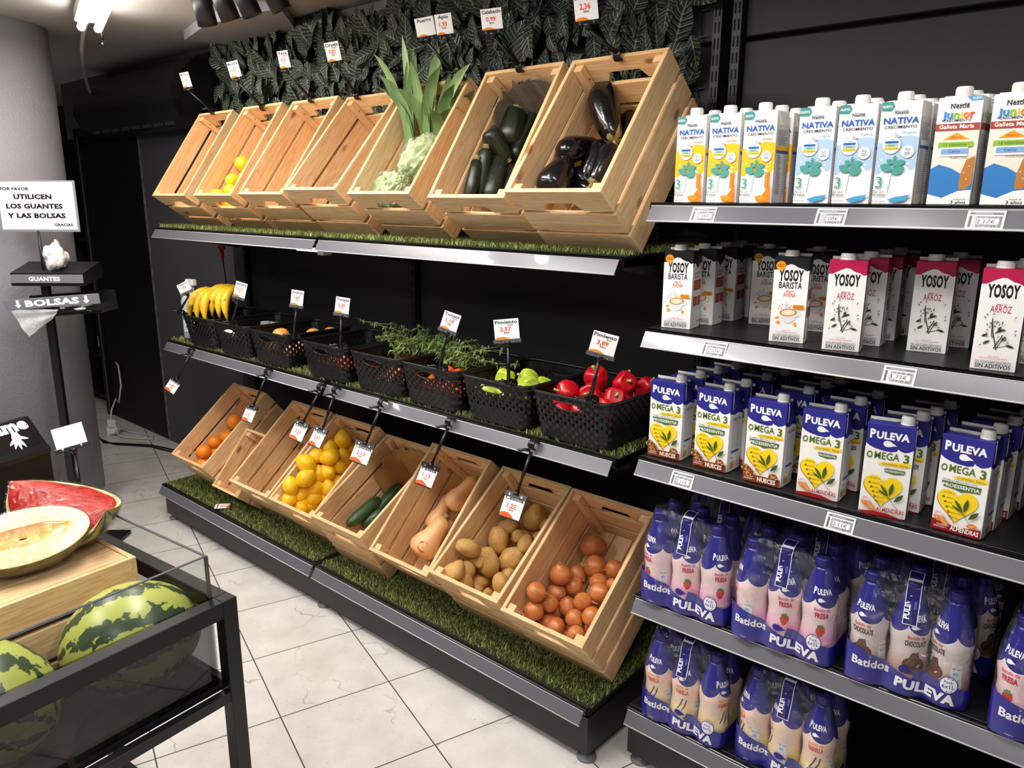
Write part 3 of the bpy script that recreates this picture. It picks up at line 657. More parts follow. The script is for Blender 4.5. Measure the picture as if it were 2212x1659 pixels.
for i in range(rows):
    z0 = .008+i*rp_
    for j in range(nb):
        d0 = (j+(.5 if i % 2 else 0))*bl; slot = 4 <= i <= 8; d1 = d0+bl*(.76 if slot else .98)
        if in_handle((d0+d1)/2, i): continue
        vs = []
        for d in (d0, (d0+d1)/2, d1):
            o = .0022 if d not in (d0, d1) else .0
            vs += [bpt(d, z0+.0007, o), bpt(d, z0+rp_-.0006, o), bpt(d, z0+.0007, -.0022), bpt(d, z0+rp_-.0006, -.0022)]
        fs = []
        for k in (0, 4): fs += [(k, k+4, k+5, k+1), (k+2, k+3, k+7, k+6), (k+1, k+5, k+7, k+3), (k, k+2, k+6, k+4)]
        b.add(vs, fs+[(0, 1, 3, 2), (8, 10, 11, 9)], 0)
    segs = 64
    for j in range(segs):
        d0 = PT.len*j/segs; d1 = PT.len*(j+1)/segs
        if in_handle((d0+d1)/2, i) and i == 9: continue
        vs = [bpt(d, z, o) for d in (d0, d1) for z in (z0-.0012, z0+.0016) for o in (-.002, .0008)]
        b.add(vs, [(0, 4, 5, 1), (2, 3, 7, 6), (1, 5, 7, 3), (0, 2, 6, 4)], 0)
basket_wall = b.mesh('woven_wall', BPLAST)
b = MB(); vs = []; NN = 60
for j in range(NN):
    d = PT.len*j/NN
    for (z, o) in ((BH-.01, -.003), (BH-.01, .004), (BH-.002, .007), (BH, .004), (BH, -.003)): vs.append(bpt(d, z, o))
fs = []
for j in range(NN):
    a, c = j*5, ((j+1) % NN)*5
    for k in range(5): fs.append((a+k, c+k, c+(k+1) % 5, a+(k+1) % 5))
b.add(vs, fs, 0, None, True); basket_rim = b.mesh('rim', mat('glossy_rim', '#1a191b', .22))
basket_floor = MB().prism([(bpt(PT.len*j/40, 0, -.001).x, bpt(PT.len*j/40, 0, -.001).y) for j in range(40)], .004, .009).mesh('basket_floor', BPLAST)
basket_grip = []
for s in (-1, 1):
    b = MB(); q = [(x*.046, s*(BD/2*.99), .008+8*rp_+(1+zz)*rp_) for x, zz in [(math.cos(R_(a))*(1 if abs(math.cos(R_(a))) < .95 else 1), math.sin(R_(a))*.95) for a in range(0, 361, 20)]]
    b.tube(q, .0022, 6); basket_grip.append(b.mesh('grip_edge', BPLAST))
BX = [.205, .495, .80, 1.185, 1.498, 1.780, 2.075, 2.367]; BYF = -.533; BZ = H2_+.006
BNAME = ['holding two hands of bananas', 'nearly empty with a grey bag inside', 'holding nectarines', 'third from the middle joint with few tomatoes', 'under the wilted carrot tops', 'holding red tomatoes', 'holding green peppers', 'heaped with red peppers, rightmost of the row']
BNAME[3] = 'left of the carrot basket, with orange shining through its slots'
for i, x in enumerate(BX):
    t = thing('woven_basket', 'black woven plastic basket '+BNAME[i], 'basket', T(x+BW/2, BYF+BD/2, BZ), 'black baskets on the middle shelf')
    link('woven_wall', basket_wall, t); link('rim', basket_rim, t); link('basket_floor', basket_floor, t); [link('grip_edge', g_, t) for g_ in basket_grip]
# ================================================================ fruit and vegetables
def blob(name, m, rx, ry, rz, amp=.04, fr=2.2, seed=0, tip=0, dim=0, nu=24, nv=14, sq=2.0):
    o = Vector((seed*3.1, seed*1.7, seed*.9)); b = MB()
    def fn(t, p):
        d = Vector((math.sin(p)*math.cos(t), math.sin(p)*math.sin(t), -math.cos(p)))
        k = 1+amp*noise.noise(d*fr+o)
        if tip: k += tip*max(0, abs(d.z)-.86)**1.1*(4 if d.z > 0 else 2.2)
        if dim: k -= dim*max(0, abs(d.z)-.8)*(1.2 if d.z > 0 else .6)
        return (d.x*rx*k, d.y*ry*k, d.z*rz*k)
    b.ball(fn, nu, nv); return b.mesh(name, m)
LEMON_M = veg_mat('lemon_peel', '#f6b80c', '#fbcb22', .38, scale=30)
ORANGE_M = veg_mat('orange_peel', '#ee7d0c', '#f8951c', .4, scale=30)
APPLE_M = veg_mat('yellow_apple_skin', '#f0c812', '#f7dc2c', .3, scale=6)
POTATO_M = veg_mat('potato_skin', '#b98a48', '#d2a75f', .6, scale=9, spots=('#7a5527', 60, .62, .7))
ONION_M = veg_mat('onion_skin', '#b4592a', '#d98b4c', .26, sx=(14, 14, 1.2), scale=5, spots=('#e7b27a', 26, .64, .5), coat=.2)
ZUC_M = veg_mat('zucchini_skin', '#161d14', '#2a3526', .28, sx=(20, 20, 1.5), scale=6, spots=('#4f5d45', 90, .66, .5))
EGG_M = veg_mat('eggplant_skin', '#0b090c', '#131016', .2, scale=4, coat=.25)
CUC_M = veg_mat('cucumber_skin', '#23391f', '#35522b', .4, sx=(1, 1, .6), scale=40, spots=('#5f7a44', 110, .62, .6))
SQ_M = veg_mat('squash_skin', '#e3a66a', '#eebb82', .42, sx=(10, 10, 1), scale=4)
STEM_M = mat('dry_stem', '#9a8a55', .7); ROOT_M = mat('onion_root', '#c49a63', .8)
lem = [blob('lemon', LEMON_M, 1, .98, 1.12, .05, 1.8, s, tip=.35) for s in range(3)]
ora = [blob('orange', ORANGE_M, 1, 1, .95, .03, 1.5, s, dim=.12) for s in range(2)]
app = [blob('apple', APPLE_M, 1, 1, .92, .05, 1.2, s, dim=.5) for s in range(2)]
pot = [blob('potato', POTATO_M, 1.0, .82, 1.22, .22, 1.2, s+.4) for s in range(4)]
oni = [blob('onion', ONION_M, 1, 1, .92, .05, 1.3, s, tip=.5) for s in range(3)]
rb = MB(); rr = random.Random(4)
for i in range(26):
    a = rr.uniform(0, 2*PI); l = rr.uniform(.15, .42); e = rr.uniform(.1, .5)
    rb.tube([(.06*math.cos(a), .06*math.sin(a), -.9), ((.1+l*e*.5)*math.cos(a), (.1+l*e*.5)*math.sin(a), -.98-l*.4), ((.1+l*e)*math.cos(a+.6), (.1+l*e)*math.sin(a+.6), -.98-l*.5)], .014, 4)
root_me = rb.mesh('root_tuft', ROOT_M)
tb_ = MB()
for i in range(5): a = i*1.3; tb_.ribbon([(0, 0, .9), (.03*math.cos(a), .03*math.sin(a), 1.12), (.14*math.cos(a), .14*math.sin(a), 1.38)], [.09, .06, .005], (-math.sin(a), math.cos(a), .1), 0, None, .3)
neck_me = tb_.mesh('dry_neck', ROOT_M)
def rrot(r): return Matrix.Rotation(r.uniform(0, 2*PI), 4, Vector((r.gauss(0, 1), r.gauss(0, 1), r.gauss(0, 1))).normalized())
def lowest(items, key): return sorted(range(len(items)), key=lambda i: key(items[i]))
def heap(data, crate, mes, kind, cat, group, where, seed, parts=None, stretch=1.0, fill=True):
    r = random.Random(seed); M = CM[crate]; scr = []
    for (a, b_, c, rad) in data:
        P = M @ Vector((a/1000, b_/1000, c/1000)); d = P-cam.location; scr.append(d.dot(cu)/d.dot(cf))
    order = sorted(range(len(data)), key=lambda i: scr[i]); rank = {i: k+1 for k, i in enumerate(order)}
    big = max(range(len(data)), key=lambda i: data[i][3])
    for i, (a, b_, c, rad) in enumerate(data):
        P = M @ Vector((a/1000, b_/1000, c/1000)); s = rad/1000*stretch
        Q = rrot(r)
        lab = '%s in the %s, %s from the bottom of the heap%s' % (kind, where, ORD[rank[i]] if rank[i] < 25 else 'highest', ' and the largest' if i == big else '')
        if parts:
            ax = Vector(parts[i % len(parts)][0]).normalized(); Q = ax.to_track_quat('-Z', 'Y').to_matrix().to_4x4() @ RZ(r.uniform(0, 6))
            t = thing(cat, lab, cat, T(*P) @ Q @ SCL(s, s, s), group); link('bulb', mes[i % len(mes)], t); link('root_tuft', root_me, t)['label'] = 'dry tan root tuft'; link('dry_neck', neck_me, t)
        else:
            o = link(cat, mes[i % len(mes)], None, T(*P) @ Q @ SCL(s, s, s)); tag(o, lab, cat, group)
        if fill and c > 105:
            z = c-rad*1.9; k = 0
            while z > rad*1.02+14:
                P2 = M @ Vector((min(max(a/1000+r.uniform(.0, .03), .05), .26), min(max(b_/1000, .05), .41), z/1000)); s2 = s*.88
                o = link(cat, (mes[(i+1) % len(mes)]), None, T(*P2) @ rrot(r) @ SCL(s2, s2, s2)); tag(o, '%s buried inside the heap in the %s' % (kind, where), cat, group)
                z -= rad*1.85
ONION = [(60,359,72,42),(110,295,77,37),(187,304,93,30),(53,206,142,35),(51,255,54,32),(79,206,81,32),(51,107,205,32),(50,156,102,32),(153,247,80,30),(190,209,109,32),(159,160,118,29),(202,258,83,21),(50,61,164,32),(45,101,102,27),(105,133,92,32),(154,105,106,29),(50,65,61,30),(216,126,125,31),(110,58,107,30),(188,61,109,28),(122,60,49,31),(196,59,49,31),(254,71,49,31),(146,119,49,31),(205,123,49,31),(261,144,49,31),(200,199,49,31),(260,204,49,31)]
LEMON = [(59,384,175,37),(52,378,100,34),(100,282,204,36),(82,326,132,37),(59,199,250,39),(86,226,160,39),(50,255,226,32),(83,287,76,33),(50,199,190,32),(85,147,225,37),(75,226,91,33),(50,167,138,32),(52,89,235,34),(52,110,173,34),(51,167,85,33),(111,176,117,34),(49,49,197,31),(54,58,134,36),(81,119,126,34),(49,270,125,31),(58,88,78,30),(50,320,189,32),(130,60,46,28),(198,60,46,28),(252,70,46,28),(160,130,46,28),(230,140,46,28),(200,200,46,28),(260,210,46,28),(250,280,46,28)]
POTATO = [(99,390,60,42),(167,379,62,25),(49,312,101,31),(60,242,109,42),(103,302,69,35),(155,275,93,30),(175,316,70,24),(53,141,213,35),(76,153,116,51),(129,214,82,40),(174,244,62,19),(51,83,147,33),(51,51,202,33),(143,154,67,26),(67,65,85,37),(166,104,101,32),(137,64,87,21),(82,161,44,24),(49,206,43,25),(116,57,46,28),(200,60,46,28),(250,80,46,28),(220,140,46,28),(260,180,46,28)]
ORANGES = [(57,307,131,37),(57,226,107,37),(58,99,156,36),(55,127,94,34),(52,53,110,32),(53,169,141,33),(61,308,50,32),(81,195,51,33),(113,99,74,33),(55,373,51,33)]
APPLES = [(52,230,156,33),(57,184,116,31),(48,144,157,30),(73,92,153,30),(48,48,183,30),(48,48,125,30)]
ax_on = [((.3, -.2, 1),), ((-.2, -.8, .4),), ((1, .1, .4),), ((-.1, .2, -1),), ((-.9, .3, .1),), ((.4, .5, .8),), ((-1, -.1, -.2),), ((.8, -.5, .3),), ((.3, -.9, .5),), ((.9, -.2, .5),), ((.2, -.8, .8),)]
heap(ONION, 'B8', oni, 'brown onion', 'onion', 'onions in the right end crate', 'onion crate', 21, ax_on)
heap(LEMON, 'B4', lem, 'yellow lemon', 'lemon', 'lemons in the lower crate', 'lemon crate', 22)
heap(POTATO, 'B7', pot, 'tan potato', 'potato', 'potatoes in the lower crate', 'potato crate', 23)
heap(ORANGES, 'B0', ora, 'round orange', 'orange', 'oranges in the left crate', 'orange crate', 24)
heap(APPLES, 'T1', app, 'yellow apple', 'apple', 'yellow apples in the upper crate', 'upper crate', 25)
o_ = link('orange', ora[0], None, CM['S'] @ T(.16, .06, .05) @ SCL(.032, .032, .032)); tag(o_, 'single orange lying low in the small wedged crate', 'orange')

def capsule(A, B, r, prof, m, bend=0, n=18, flat=1):
    """tapered vegetable from A (blossom end) to B (stem end); prof = [(t, radius factor)]"""
    A = Vector(A); B = Vector(B); L_ = (B-A).length; b = MB(); k = len(prof)
    vs = []; fs = []
    for (t, f) in prof:
        off = bend*math.sin(PI*t)*L_
        for i in range(n):
            a = 2*PI*i/n; q = 1+.02*math.cos(5*a) if flat == 1 else 1
            vs.append((f*r*math.cos(a)*q+off, f*r*math.sin(a)*q, t*L_))
    for j in range(k-1):
        for i in range(n): c = (i+1) % n; fs.append((j*n+i, j*n+c, (j+1)*n+c, (j+1)*n+i))
    fs.append(tuple(range(n-1, -1, -1))); fs.append(tuple((k-1)*n+i for i in range(n)))
    b.add(vs, fs, 0, None, True); q = (B-A).normalized().to_track_quat('Z', 'Y').to_matrix().to_4x4()
    return b, T(*A) @ q, L_
PZ = [(0, .25), (.02, .55), (.06, .8), (.15, .97), (.4, 1), (.75, .92), (.93, .8), (.98, .62), (1, .4)]
PE = [(0, .2), (.03, .5), (.1, .82), (.25, 1), (.45, .96), (.7, .78), (.9, .62), (.97, .45), (1, .25)]
PC = [(0, .2), (.03, .5), (.1, .8), (.25, .97), (.6, 1), (.85, .9), (.95, .65), (.99, .35), (1, .15)]
PS = [(0, .3), (.03, .62), (.1, .9), (.22, 1), (.38, .9), (.55, .66), (.75, .58), (.9, .56), (.97, .42), (1, .2)]
def caps(data, crate, kind, cat, group, names, prof, m, stem, bend):
    M = CM[crate]
    for i, (a, b_, c, a2, b2, c2, r) in enumerate(data):
        A = M @ Vector((a/1000, b_/1000, c/1000)); B = M @ Vector((a2/1000, b2/1000, c2/1000))
        mb, MM, ln = capsule(A, B, r/1000, prof, m, bend*(1 if i % 2 else -1))
        t = thing(cat, names[i], kind, MM, group); part(mb, 'body', m, t)
        if stem == 'z': part(MB().lathe([(r*.00045, 0), (r*.0004, .012), (r*.0005, .014)], 8, 0, T(0, 0, ln-.002)), 'stem', mat('zucchini_stem', '#a89a5c', .6), t)
        if stem == 'e':
            s = MB().tube([(0, 0, ln-.01), (0, .002, ln+.012), (.006, .006, ln+.03)], [.007, .005, .0055], 8)
            for j in range(5): a_ = j*2*PI/5; s.ribbon([(0, 0, ln+.002), (r*.0004*math.cos(a_), r*.0004*math.sin(a_), ln-.002), (r*.00075*math.cos(a_), r*.00075*math.sin(a_), ln-.03)], [.004, .009, .001], (-math.sin(a_), math.cos(a_), 0), 0, None, .2)
            part(s, 'calyx', STEM_M, t)
        if stem == 's': part(MB().lathe([(.011, 0), (.008, .01), (.01, .02)], 8, 0, T(0, 0, ln-.003)), 'stem', STEM_M, t)
caps([(38,70,135,36,194,167,21),(38,100,91,41,244,155,26),(70,96,87,45,290,103,31),(43,294,181,72,254,89,32),(52,298,92,54,421,120,42),(88,267,75,93,434,75,24),(62,262,45,89,339,45,23),(109,135,51,95,257,51,26)], 'T5', 'zucchini', 'zucchini', 'zucchini in the upper crate',
     ['thin dark zucchini lying against the left side of its crate', 'straight dark zucchini second from the left in its crate', 'broad curved zucchini in front, leaning at the centre of its crate', 'stubby zucchini with cut pale end pointing up, mid crate', 'thickest zucchini, at the back against the cardboard', 'scarred zucchini at the back right with a yellow patch', 'zucchini lying under the back ones on the crate floor', 'zucchini low on the right side of its crate'], PZ, ZUC_M, 'z', .04)
caps([(57,446,160,147,287,112,47),(51,191,180,50,317,68,38),(100,304,89,86,170,89,35),(147,278,107,140,144,107,31),(55,60,169,55,195,149,44),(53,155,86,124,140,86,26),(115,439,53,131,326,53,35),(43,192,102,131,155,50,32)][:8], 'T6', 'eggplant', 'eggplant', 'eggplants in the upper crate',
     ['largest shiny eggplant standing at the top of the crate', 'plump eggplant lying at the left below the largest one', 'eggplant in the middle leaning down to the left', 'slim eggplant with pale calyx leaning by the right side', 'eggplant with curly stem at the front left of the crate', 'small eggplant lying at the very front of the crate', 'eggplant half hidden behind the largest one', 'eggplant hidden beneath the front ones'], PE, EGG_M, 'e', .03)
caps([(43,78,114,43,255,86,26),(40,170,45,53,371,45,27),(56,122,64,90,221,64,23)], 'B5', 'cucumber', 'cucumber', 'cucumbers in the lower crate',
     ['ridged cucumber in front with a yellowish end', 'long cucumber behind, reaching up toward the back', 'short dark cucumber at the front right'], PC, CUC_M, '', .03)
caps([(70,75,86,108,240,96,56),(113,278,107,150,420,107,40),(49,184,71,49,330,79,37)], 'B6', 'squash', 'butternut_squash', 'butternut squashes in the lower crate',
     ['large butternut squash with a round sticker, lying in front', 'butternut squash in the back with its bulb facing forward', 'butternut squash half hidden along the left side'], PS, SQ_M, 's', .03)
# round sticker on the front squash
a = Art(); a.ell(0, 0, .021, .021, '#c8452c', 28); a.ell(0, 0, .0145, .0145, '#f4efe6', 24); a.poly([(.004, -.014), (.0145, -.004), (.0175, -.012), (.009, -.019)], '#6f8a5a'); a.text('SELECCION', 0, .0155, .0035, '#f4efe6', .026, .02); a.text('CALIDAD', 0, .003, .004, '#3a3a3a', .02, .02); a.text('EXTRA', 0, -.005, .004, '#3a3a3a', .016, .02)
Ms = CM['B6'] @ T(.076, .115, .0); n_ = Vector((.55, -.55, .63)); 
ssq = [o for o in bpy.data.objects if o.get('label', '').startswith('large butternut')][0]
pc = Vector(ssq.matrix_basis.translation); axz = ssq.matrix_basis.to_3x3() @ Vector((0, 0, 1)); vd = (cam.location-pc); vd = (vd-axz*vd.dot(axz)).normalized()
ez = vd; ey = axz; ex = ey.cross(ez)
def squash_wrap(u, v, d):
    al = u/.054; return tuple(pc+axz*(.042+v)+(ez*math.cos(al)+ex*math.sin(al))*(.0555+d))
st = link('sticker', a.build('sticker', squash_wrap, mxl=.006), ssq, ssq.matrix_basis.inverted()); st['label'] = 'red and white round sticker'

# leeks, bagged lettuces, plum punnets
LEEK = veg_mat('leek_leaf', '#4d6b3c', '#88a263', .42, sx=(3, 3, .4), scale=6); LEEKW = mat('leek_shaft', '#e3e6c8', .45)
def leek(label, base, sh, tips, seed):
    r = random.Random(seed); A = Vector(base); sh = Vector(sh); t = thing('leek', label, 'leek', T(*A), 'leeks in the upper crate')
    part(MB().tube([Vector((0, 0, 0)), (sh-A)*.5, sh-A, (sh-A)*1.12], [.016, .015, .018, .012], 12), 'shaft', LEEKW, t)
    part(MB().tube([Vector((0, 0, 0)), -(sh-A).normalized()*.012], [.016, .004], 8), 'root', ROOT_M, t)
    d0 = (sh-A).normalized()
    for tp in tips:
        tp = Vector(tp)-A; s0 = sh-A; ln = (tp-s0).length; c = s0+(d0*.35+Vector((r.uniform(-.15, .15), -.12, .75))).normalized()*ln*.62; pts = []; ws = []
        for k in range(11):
            u = k/10; pts.append(s0*(1-u)**2+c*2*u*(1-u)+tp*u*u-d0*.01); ws.append(.0215*(1-.30*u) if u < .8 else .0215*(1-u)*3.5+.0008)
        b = MB(); b.ribbon(pts, ws, (.75, .66+r.uniform(-.9, .5), r.uniform(-.2, .2)), 0, None, .35); part(b, 'leaf', LEEK, t)
M4 = CM['T4']
leek('tall leek on the left with leaves fanning up and left', M4 @ Vector((.05, .03, .045)), (1.665, -.345, 1.775), [(1.525, -.38, 2.10), (1.640, -.35, 2.15), (1.675, -.33, 2.11), (1.60, -.42, 2.02), (1.72, -.36, 2.08), (1.56, -.40, 1.99)], 31)
leek('middle leek rising straight up from the lettuce crate', M4 @ Vector((.13, .04, .035)), (1.735, -.33, 1.79), [(1.71, -.38, 2.06), (1.80, -.33, 2.10), (1.86, -.38, 2.03), (1.70, -.43, 1.97), (1.77, -.30, 2.06)], 32)
leek('leek on the right with dark leaves bending right', M4 @ Vector((.2, .05, .04)), (1.80, -.33, 1.79), [(1.91, -.37, 1.97), (1.95, -.38, 1.90), (1.95, -.34, 2.03), (1.86, -.43, 1.89), (1.88, -.31, 2.04)], 33)
leek('short dark leaved leek behind the right one', M4 @ Vector((.25, .08, .04)), (1.845, -.30, 1.79), [(1.93, -.32, 1.99), (1.97, -.34, 1.95), (1.90, -.37, 1.93), (1.86, -.27, 2.0)], 34)
LET = veg_mat('lettuce_leaf', '#6f9630', '#e6efbf', .45, sx=(1, 1, .35), scale=42, dist=1.6); BAG = film_mat('lettuce_bag_film', (.985, .99, .985), .16, .05, 60)
def lettuce(label, P, rx, rz, q, seed):
    t = thing('bagged_lettuce', label, 'lettuce', T(*P) @ q, 'bagged lettuces in the upper crate'); o = Vector((seed, seed*2, 0)); b = MB()
    b.ball(lambda a, p: tuple(Vector((rx*math.sin(p)*math.cos(a), rx*math.sin(p)*math.sin(a), -rz*math.cos(p)))*(1+.13*abs(math.sin(5*a+2*p))+.15*noise.noise(Vector((math.cos(a)*5, math.sin(a)*5, p*6))+o)+.07*noise.noise(Vector((math.cos(a)*12, math.sin(a)*12, p*12))+o))), 72, 40); part(b, 'lettuce_head', LET, t)
    b = MB(); b.ball(lambda a, p: tuple(Vector((rx*1.22*math.sin(p)*math.cos(a), rx*1.22*math.sin(p)*math.sin(a), -rz*1.18*math.cos(p)))*(1+.16*noise.noise(Vector((math.cos(a)*2.5, math.sin(a)*2.5, p*2.5))+o))), 36, 20); part(b, 'plastic_bag', BAG, t)
lettuce('bagged green lettuce lying at the front of the leek crate', M4 @ Vector((.10, .075, .165)), .056, .075, RY(1.2) @ RX(.3), 3)
lettuce('bagged pale lettuce leaning behind, near the leek shafts', M4 @ Vector((.15, .22, .155)), .056, .085, RY(.5) @ RX(-.7), 5)
M3 = CM['T3']; PLUM = veg_mat('plum_skin', '#463c56', '#5d5070', .4, scale=8); PUN = film_mat('clear_punnet', (.97, .97, .98), .12, .04, 14)
plm = blob('plum', PLUM, 1, 1, 1.1, .03, 1, 2)
for j, (px, py, pz, rz) in enumerate(((.20, .25, .10, .15), (.16, .12, .115, -.1))):
    MM = M3 @ T(px, py, pz) @ RZ(rz) @ RX(-.15*(1-2*j))
    t = thing('plastic_punnet', ('upper' if j == 0 else 'lower')+' clear plastic punnet of plums in the punnet crate', 'punnet', MM, 'plum punnets')
    b = MB(); w, d, h = .075, .055, .05; r1 = rr_path(.15, .11, .02, 4)[:-1]; n = len(r1); vs = []
    prof_ = [(.82, -.05), (.86, -.045), (1, 0), (1.06, .0), (1.06, .003), (.98, .004), (.9, .028), (.8, .034)]
    for (k, z) in prof_: vs += [(p.x*k, p.y*k, z) for p in r1]
    fs = []
    for q in range(len(prof_)-1):
        for i in range(n): c = (i+1) % n; fs.append((q*n+i, q*n+c, (q+1)*n+c, (q+1)*n+i))
    fs += [tuple(range(n-1, -1, -1)), tuple((len(prof_)-1)*n+i for i in range(n))]
    b.add(vs, fs, 0, None, True); part(b, 'punnet_shell', PUN, t)
    a = Art(); a.rect(-.02, -.012, .02, .012, '#f2f2f2'); a.lines(-.017, -.009, .017, .006, 4, '#555555', j); a.text('Ciruela', 0, .006, .004, '#222222'); link('paper_label', a.build('paper_label'), t, T(.03, -.02, .036))
    for i in range(6):
        o = link('plum', plm, None, MM @ T(-.043+.043*(i % 3), -.022+.044*(i//3), -.022) @ RZ(i) @ SCL(.0205, .0205, .0205)); tag(o, 'dusky plum inside the %s punnet, %s' % (('upper', 'lower')[j], ('front left', 'front middle', 'front right', 'back left', 'back middle', 'back right')[i]), 'plum', 'plums in punnets')

# bananas
BAN = veg_mat('banana_peel', '#e8b41c', '#f3c92e', .42, sx=(1, 1, 1), scale=8, spots=('#5a3d18', 42, .63, .85)); BTIP = mat('banana_tip', '#3a2c18', .8)
def banana_hand(label, hub, dirs, seed, rad):
    r = random.Random(seed); t = thing('banana_hand', label, 'bananas', T(*hub), 'hands of bananas')
    part(MB().tube([(-.02, .03, .0), (0, 0, .008), (.03, -.01, .0)], [.012, .016, .012], 8), 'crown', BTIP, t)
    for i, (dx, dy) in enumerate(dirs):
        pts = []; rs = []
        for k in range(10):
            u = k/9; a = u*1.75
            p = Vector((dx*(.35+.65*u)*rad, dy*.02, 0))+Vector((dx*.010, -math.sin(a)*.115, .0+(math.cos(a)-1)*.105+.02*math.sin(u*PI))); pts.append(p); rs.append([.006, .010, .0165, .0185, .019, .019, .0185, .0165, .010, .005][k])
        part(MB().tube(pts, rs, 7, 0, None, True), 'banana', BAN, t)
    return t
banana_hand('left hand of spotted yellow bananas in the leftmost basket', (.315, -.40, 1.175), [(-1.0, 1), (-.6, 0), (-.2, 1), (.2, 0), (.6, 1), (1, 0)], 1, .085)
banana_hand('right hand of browner bananas in the leftmost basket', (.425, -.36, 1.195), [(-1.0, 0), (-.65, 1), (-.3, 0), (.05, 1), (.4, 0), (.75, 1), (1.1, 0)], 2, .085)
nec = blob('nectarine', veg_mat('nectarine_skin', '#d9793c', '#f0b25c', .4, scale=5), 1, 1, .95, .03, 1, 1, dim=.3)
for i, (x, y, z) in enumerate(((.895, -.43, 1.035), (.985, -.33, 1.03), (1.04, -.28, 1.035), (.93, -.36, .98), (.88, -.47, .975), (1.0, -.45, .975))):
    o = link('nectarine', nec, None, T(x, y, z) @ RX(i) @ SCL(.037, .037, .037)); tag(o, 'orange nectarine in the third basket, '+['in front at the rim', 'in the middle near the back', 'furthest right by the back', 'beneath the others at the centre', 'low at the front left corner', 'low at the front right corner'][i], 'nectarine', 'nectarines in the basket')
tom_m = veg_mat('tomato_skin', '#d63a1c', '#ea5a26', .22, scale=4)
tom = blob('tomato', tom_m, 1, 1, .85, .03, 1, 1, dim=.4)
k = 0
for bi, n in ((3, 9), (5, 11)):
    r = random.Random(bi)
    for i in range(n):
        x = BX[bi]+.055+.058*(i % 4); y = BYF+.055+.062*(i//4); z = .967+.004*(i % 2)
        if bi == 5 and i >= 8: z = 1.015; y -= .03; x += .03
        o = link('tomato', tom, None, T(x, y, z) @ RX(r.uniform(-.5, .5)) @ SCL(.0285, .0285, .0285)); tag(o, 'red tomato in the %s basket, %s of row %s from the front' % ('fourth' if bi == 3 else 'sixth', ['leftmost', 'second', 'third', 'rightmost'][i % 4], ['one', 'two', 'three'][i//4]), 'tomato', 'tomatoes in the baskets')
def pepper_mesh(name, c1, c2, seed):
    m = veg_mat(name+'_skin', c1, c2, .14, scale=3, coat=.3); b = MB(); o = Vector((seed, 0, seed))
    def fn(a, p):
        d = math.sin(p); lob = 1+.11*math.cos(4*a+seed)*d+.06*noise.noise(Vector((math.cos(a), math.sin(a), p))*1.5+o)
        z = -math.cos(p); z2 = z-.38*max(0, z-.72)*3*1.0
        return (d**.8*math.cos(a)*lob*.86, d**.8*math.sin(a)*lob*.86, z2*1.02)
    b.ball(fn, 32, 18); return b.mesh(name, m)
gp = [pepper_mesh('green_pepper', '#a9bf2c', '#c9d850', s) for s in (1, 2.3)]; rp2 = [pepper_mesh('red_pepper', '#b3101c', '#cf1b26', s) for s in (1, 2.7)]
pst = MB().tube([(0, 0, .55), (.02, 0, .85), (.12, .03, 1.08)], [.2, .1, .13], 8).mesh('stem', mat('pepper_stem', '#a7b25a', .5))
def peppers(mes, spots, kind, group, names, bi):
    for i, (x, y, z, s, q) in enumerate(spots):
        r = random.Random(i+bi); Q = Vector(q).normalized().to_track_quat('Z', 'Y').to_matrix().to_4x4() @ RZ(r.uniform(0, 6))
        t = thing(kind, names(i), 'pepper', T(BX[bi]+x, BYF+y, BZ+z) @ Q @ SCL(s, s, s), group); link('flesh', mes[i % len(mes)], t); link('stem', pst, t)
PSN = ['front left', 'front middle', 'front right', 'centre left', 'centre', 'centre right', 'back left', 'back middle', 'back right']
sp_ = []
for i in range(9): sp_.append((.06+.08*(i % 3), .07+.085*(i//3), .055+.012*((i*7) % 3), .043, (((i*3) % 5-2)*.4, -.6, .5)))
g2 = [(x, y, z+.028*(1 if i in (0, 1, 2, 4, 5) else .2), s, q) for i, (x, y, z, s, q) in enumerate(sp_)]+[(.10, .11, .128, .04, (.3, -1, .1)), (.17, .14, .13, .04, (-.5, -.7, .4)), (.215, .10, .122, .038, (.8, -.5, .3))]
g2 = [(x, y, z, s*.9, q) for (x, y, z, s, q) in g2]
peppers(gp, g2, 'green_pepper', 'green peppers in the basket', lambda i: 'pale green pepper in the seventh basket, '+(PSN[i] if i < 9 else 'on top, '+['left', 'middle', 'right'][i-9]), 6)
r2 = [(x, y, z+.03, s, q) for (x, y, z, s, q) in sp_]+[(.075, .085, .135, .042, (-.6, -.8, .1)), (.15, .10, .138, .042, (.3, -.9, .2)), (.225, .11, .135, .042, (.7, -.6, .5)), (.11, .18, .165, .046, (.1, -.4, 1)), (.20, .20, .16, .046, (.7, -.5, .4)), (.165, .26, .145, .042, (.2, .3, 1)), (.235, .27, .14, .04, (.6, 0, 1)), (.07, .24, .13, .042, (-.3, 0, 1))]
r2 = [(x, y, z, s*.86, q) for (x, y, z, s, q) in r2]
peppers(rp2, r2, 'red_pepper', 'red peppers in the basket', lambda i: 'glossy red pepper in the rightmost basket, '+('bottom layer, '+PSN[i] if i < 9 else 'upper layer, '+['front left', 'front middle', 'front right', 'centre and highest', 'right of centre', 'back middle', 'back right', 'back left'][i-9]), 7)
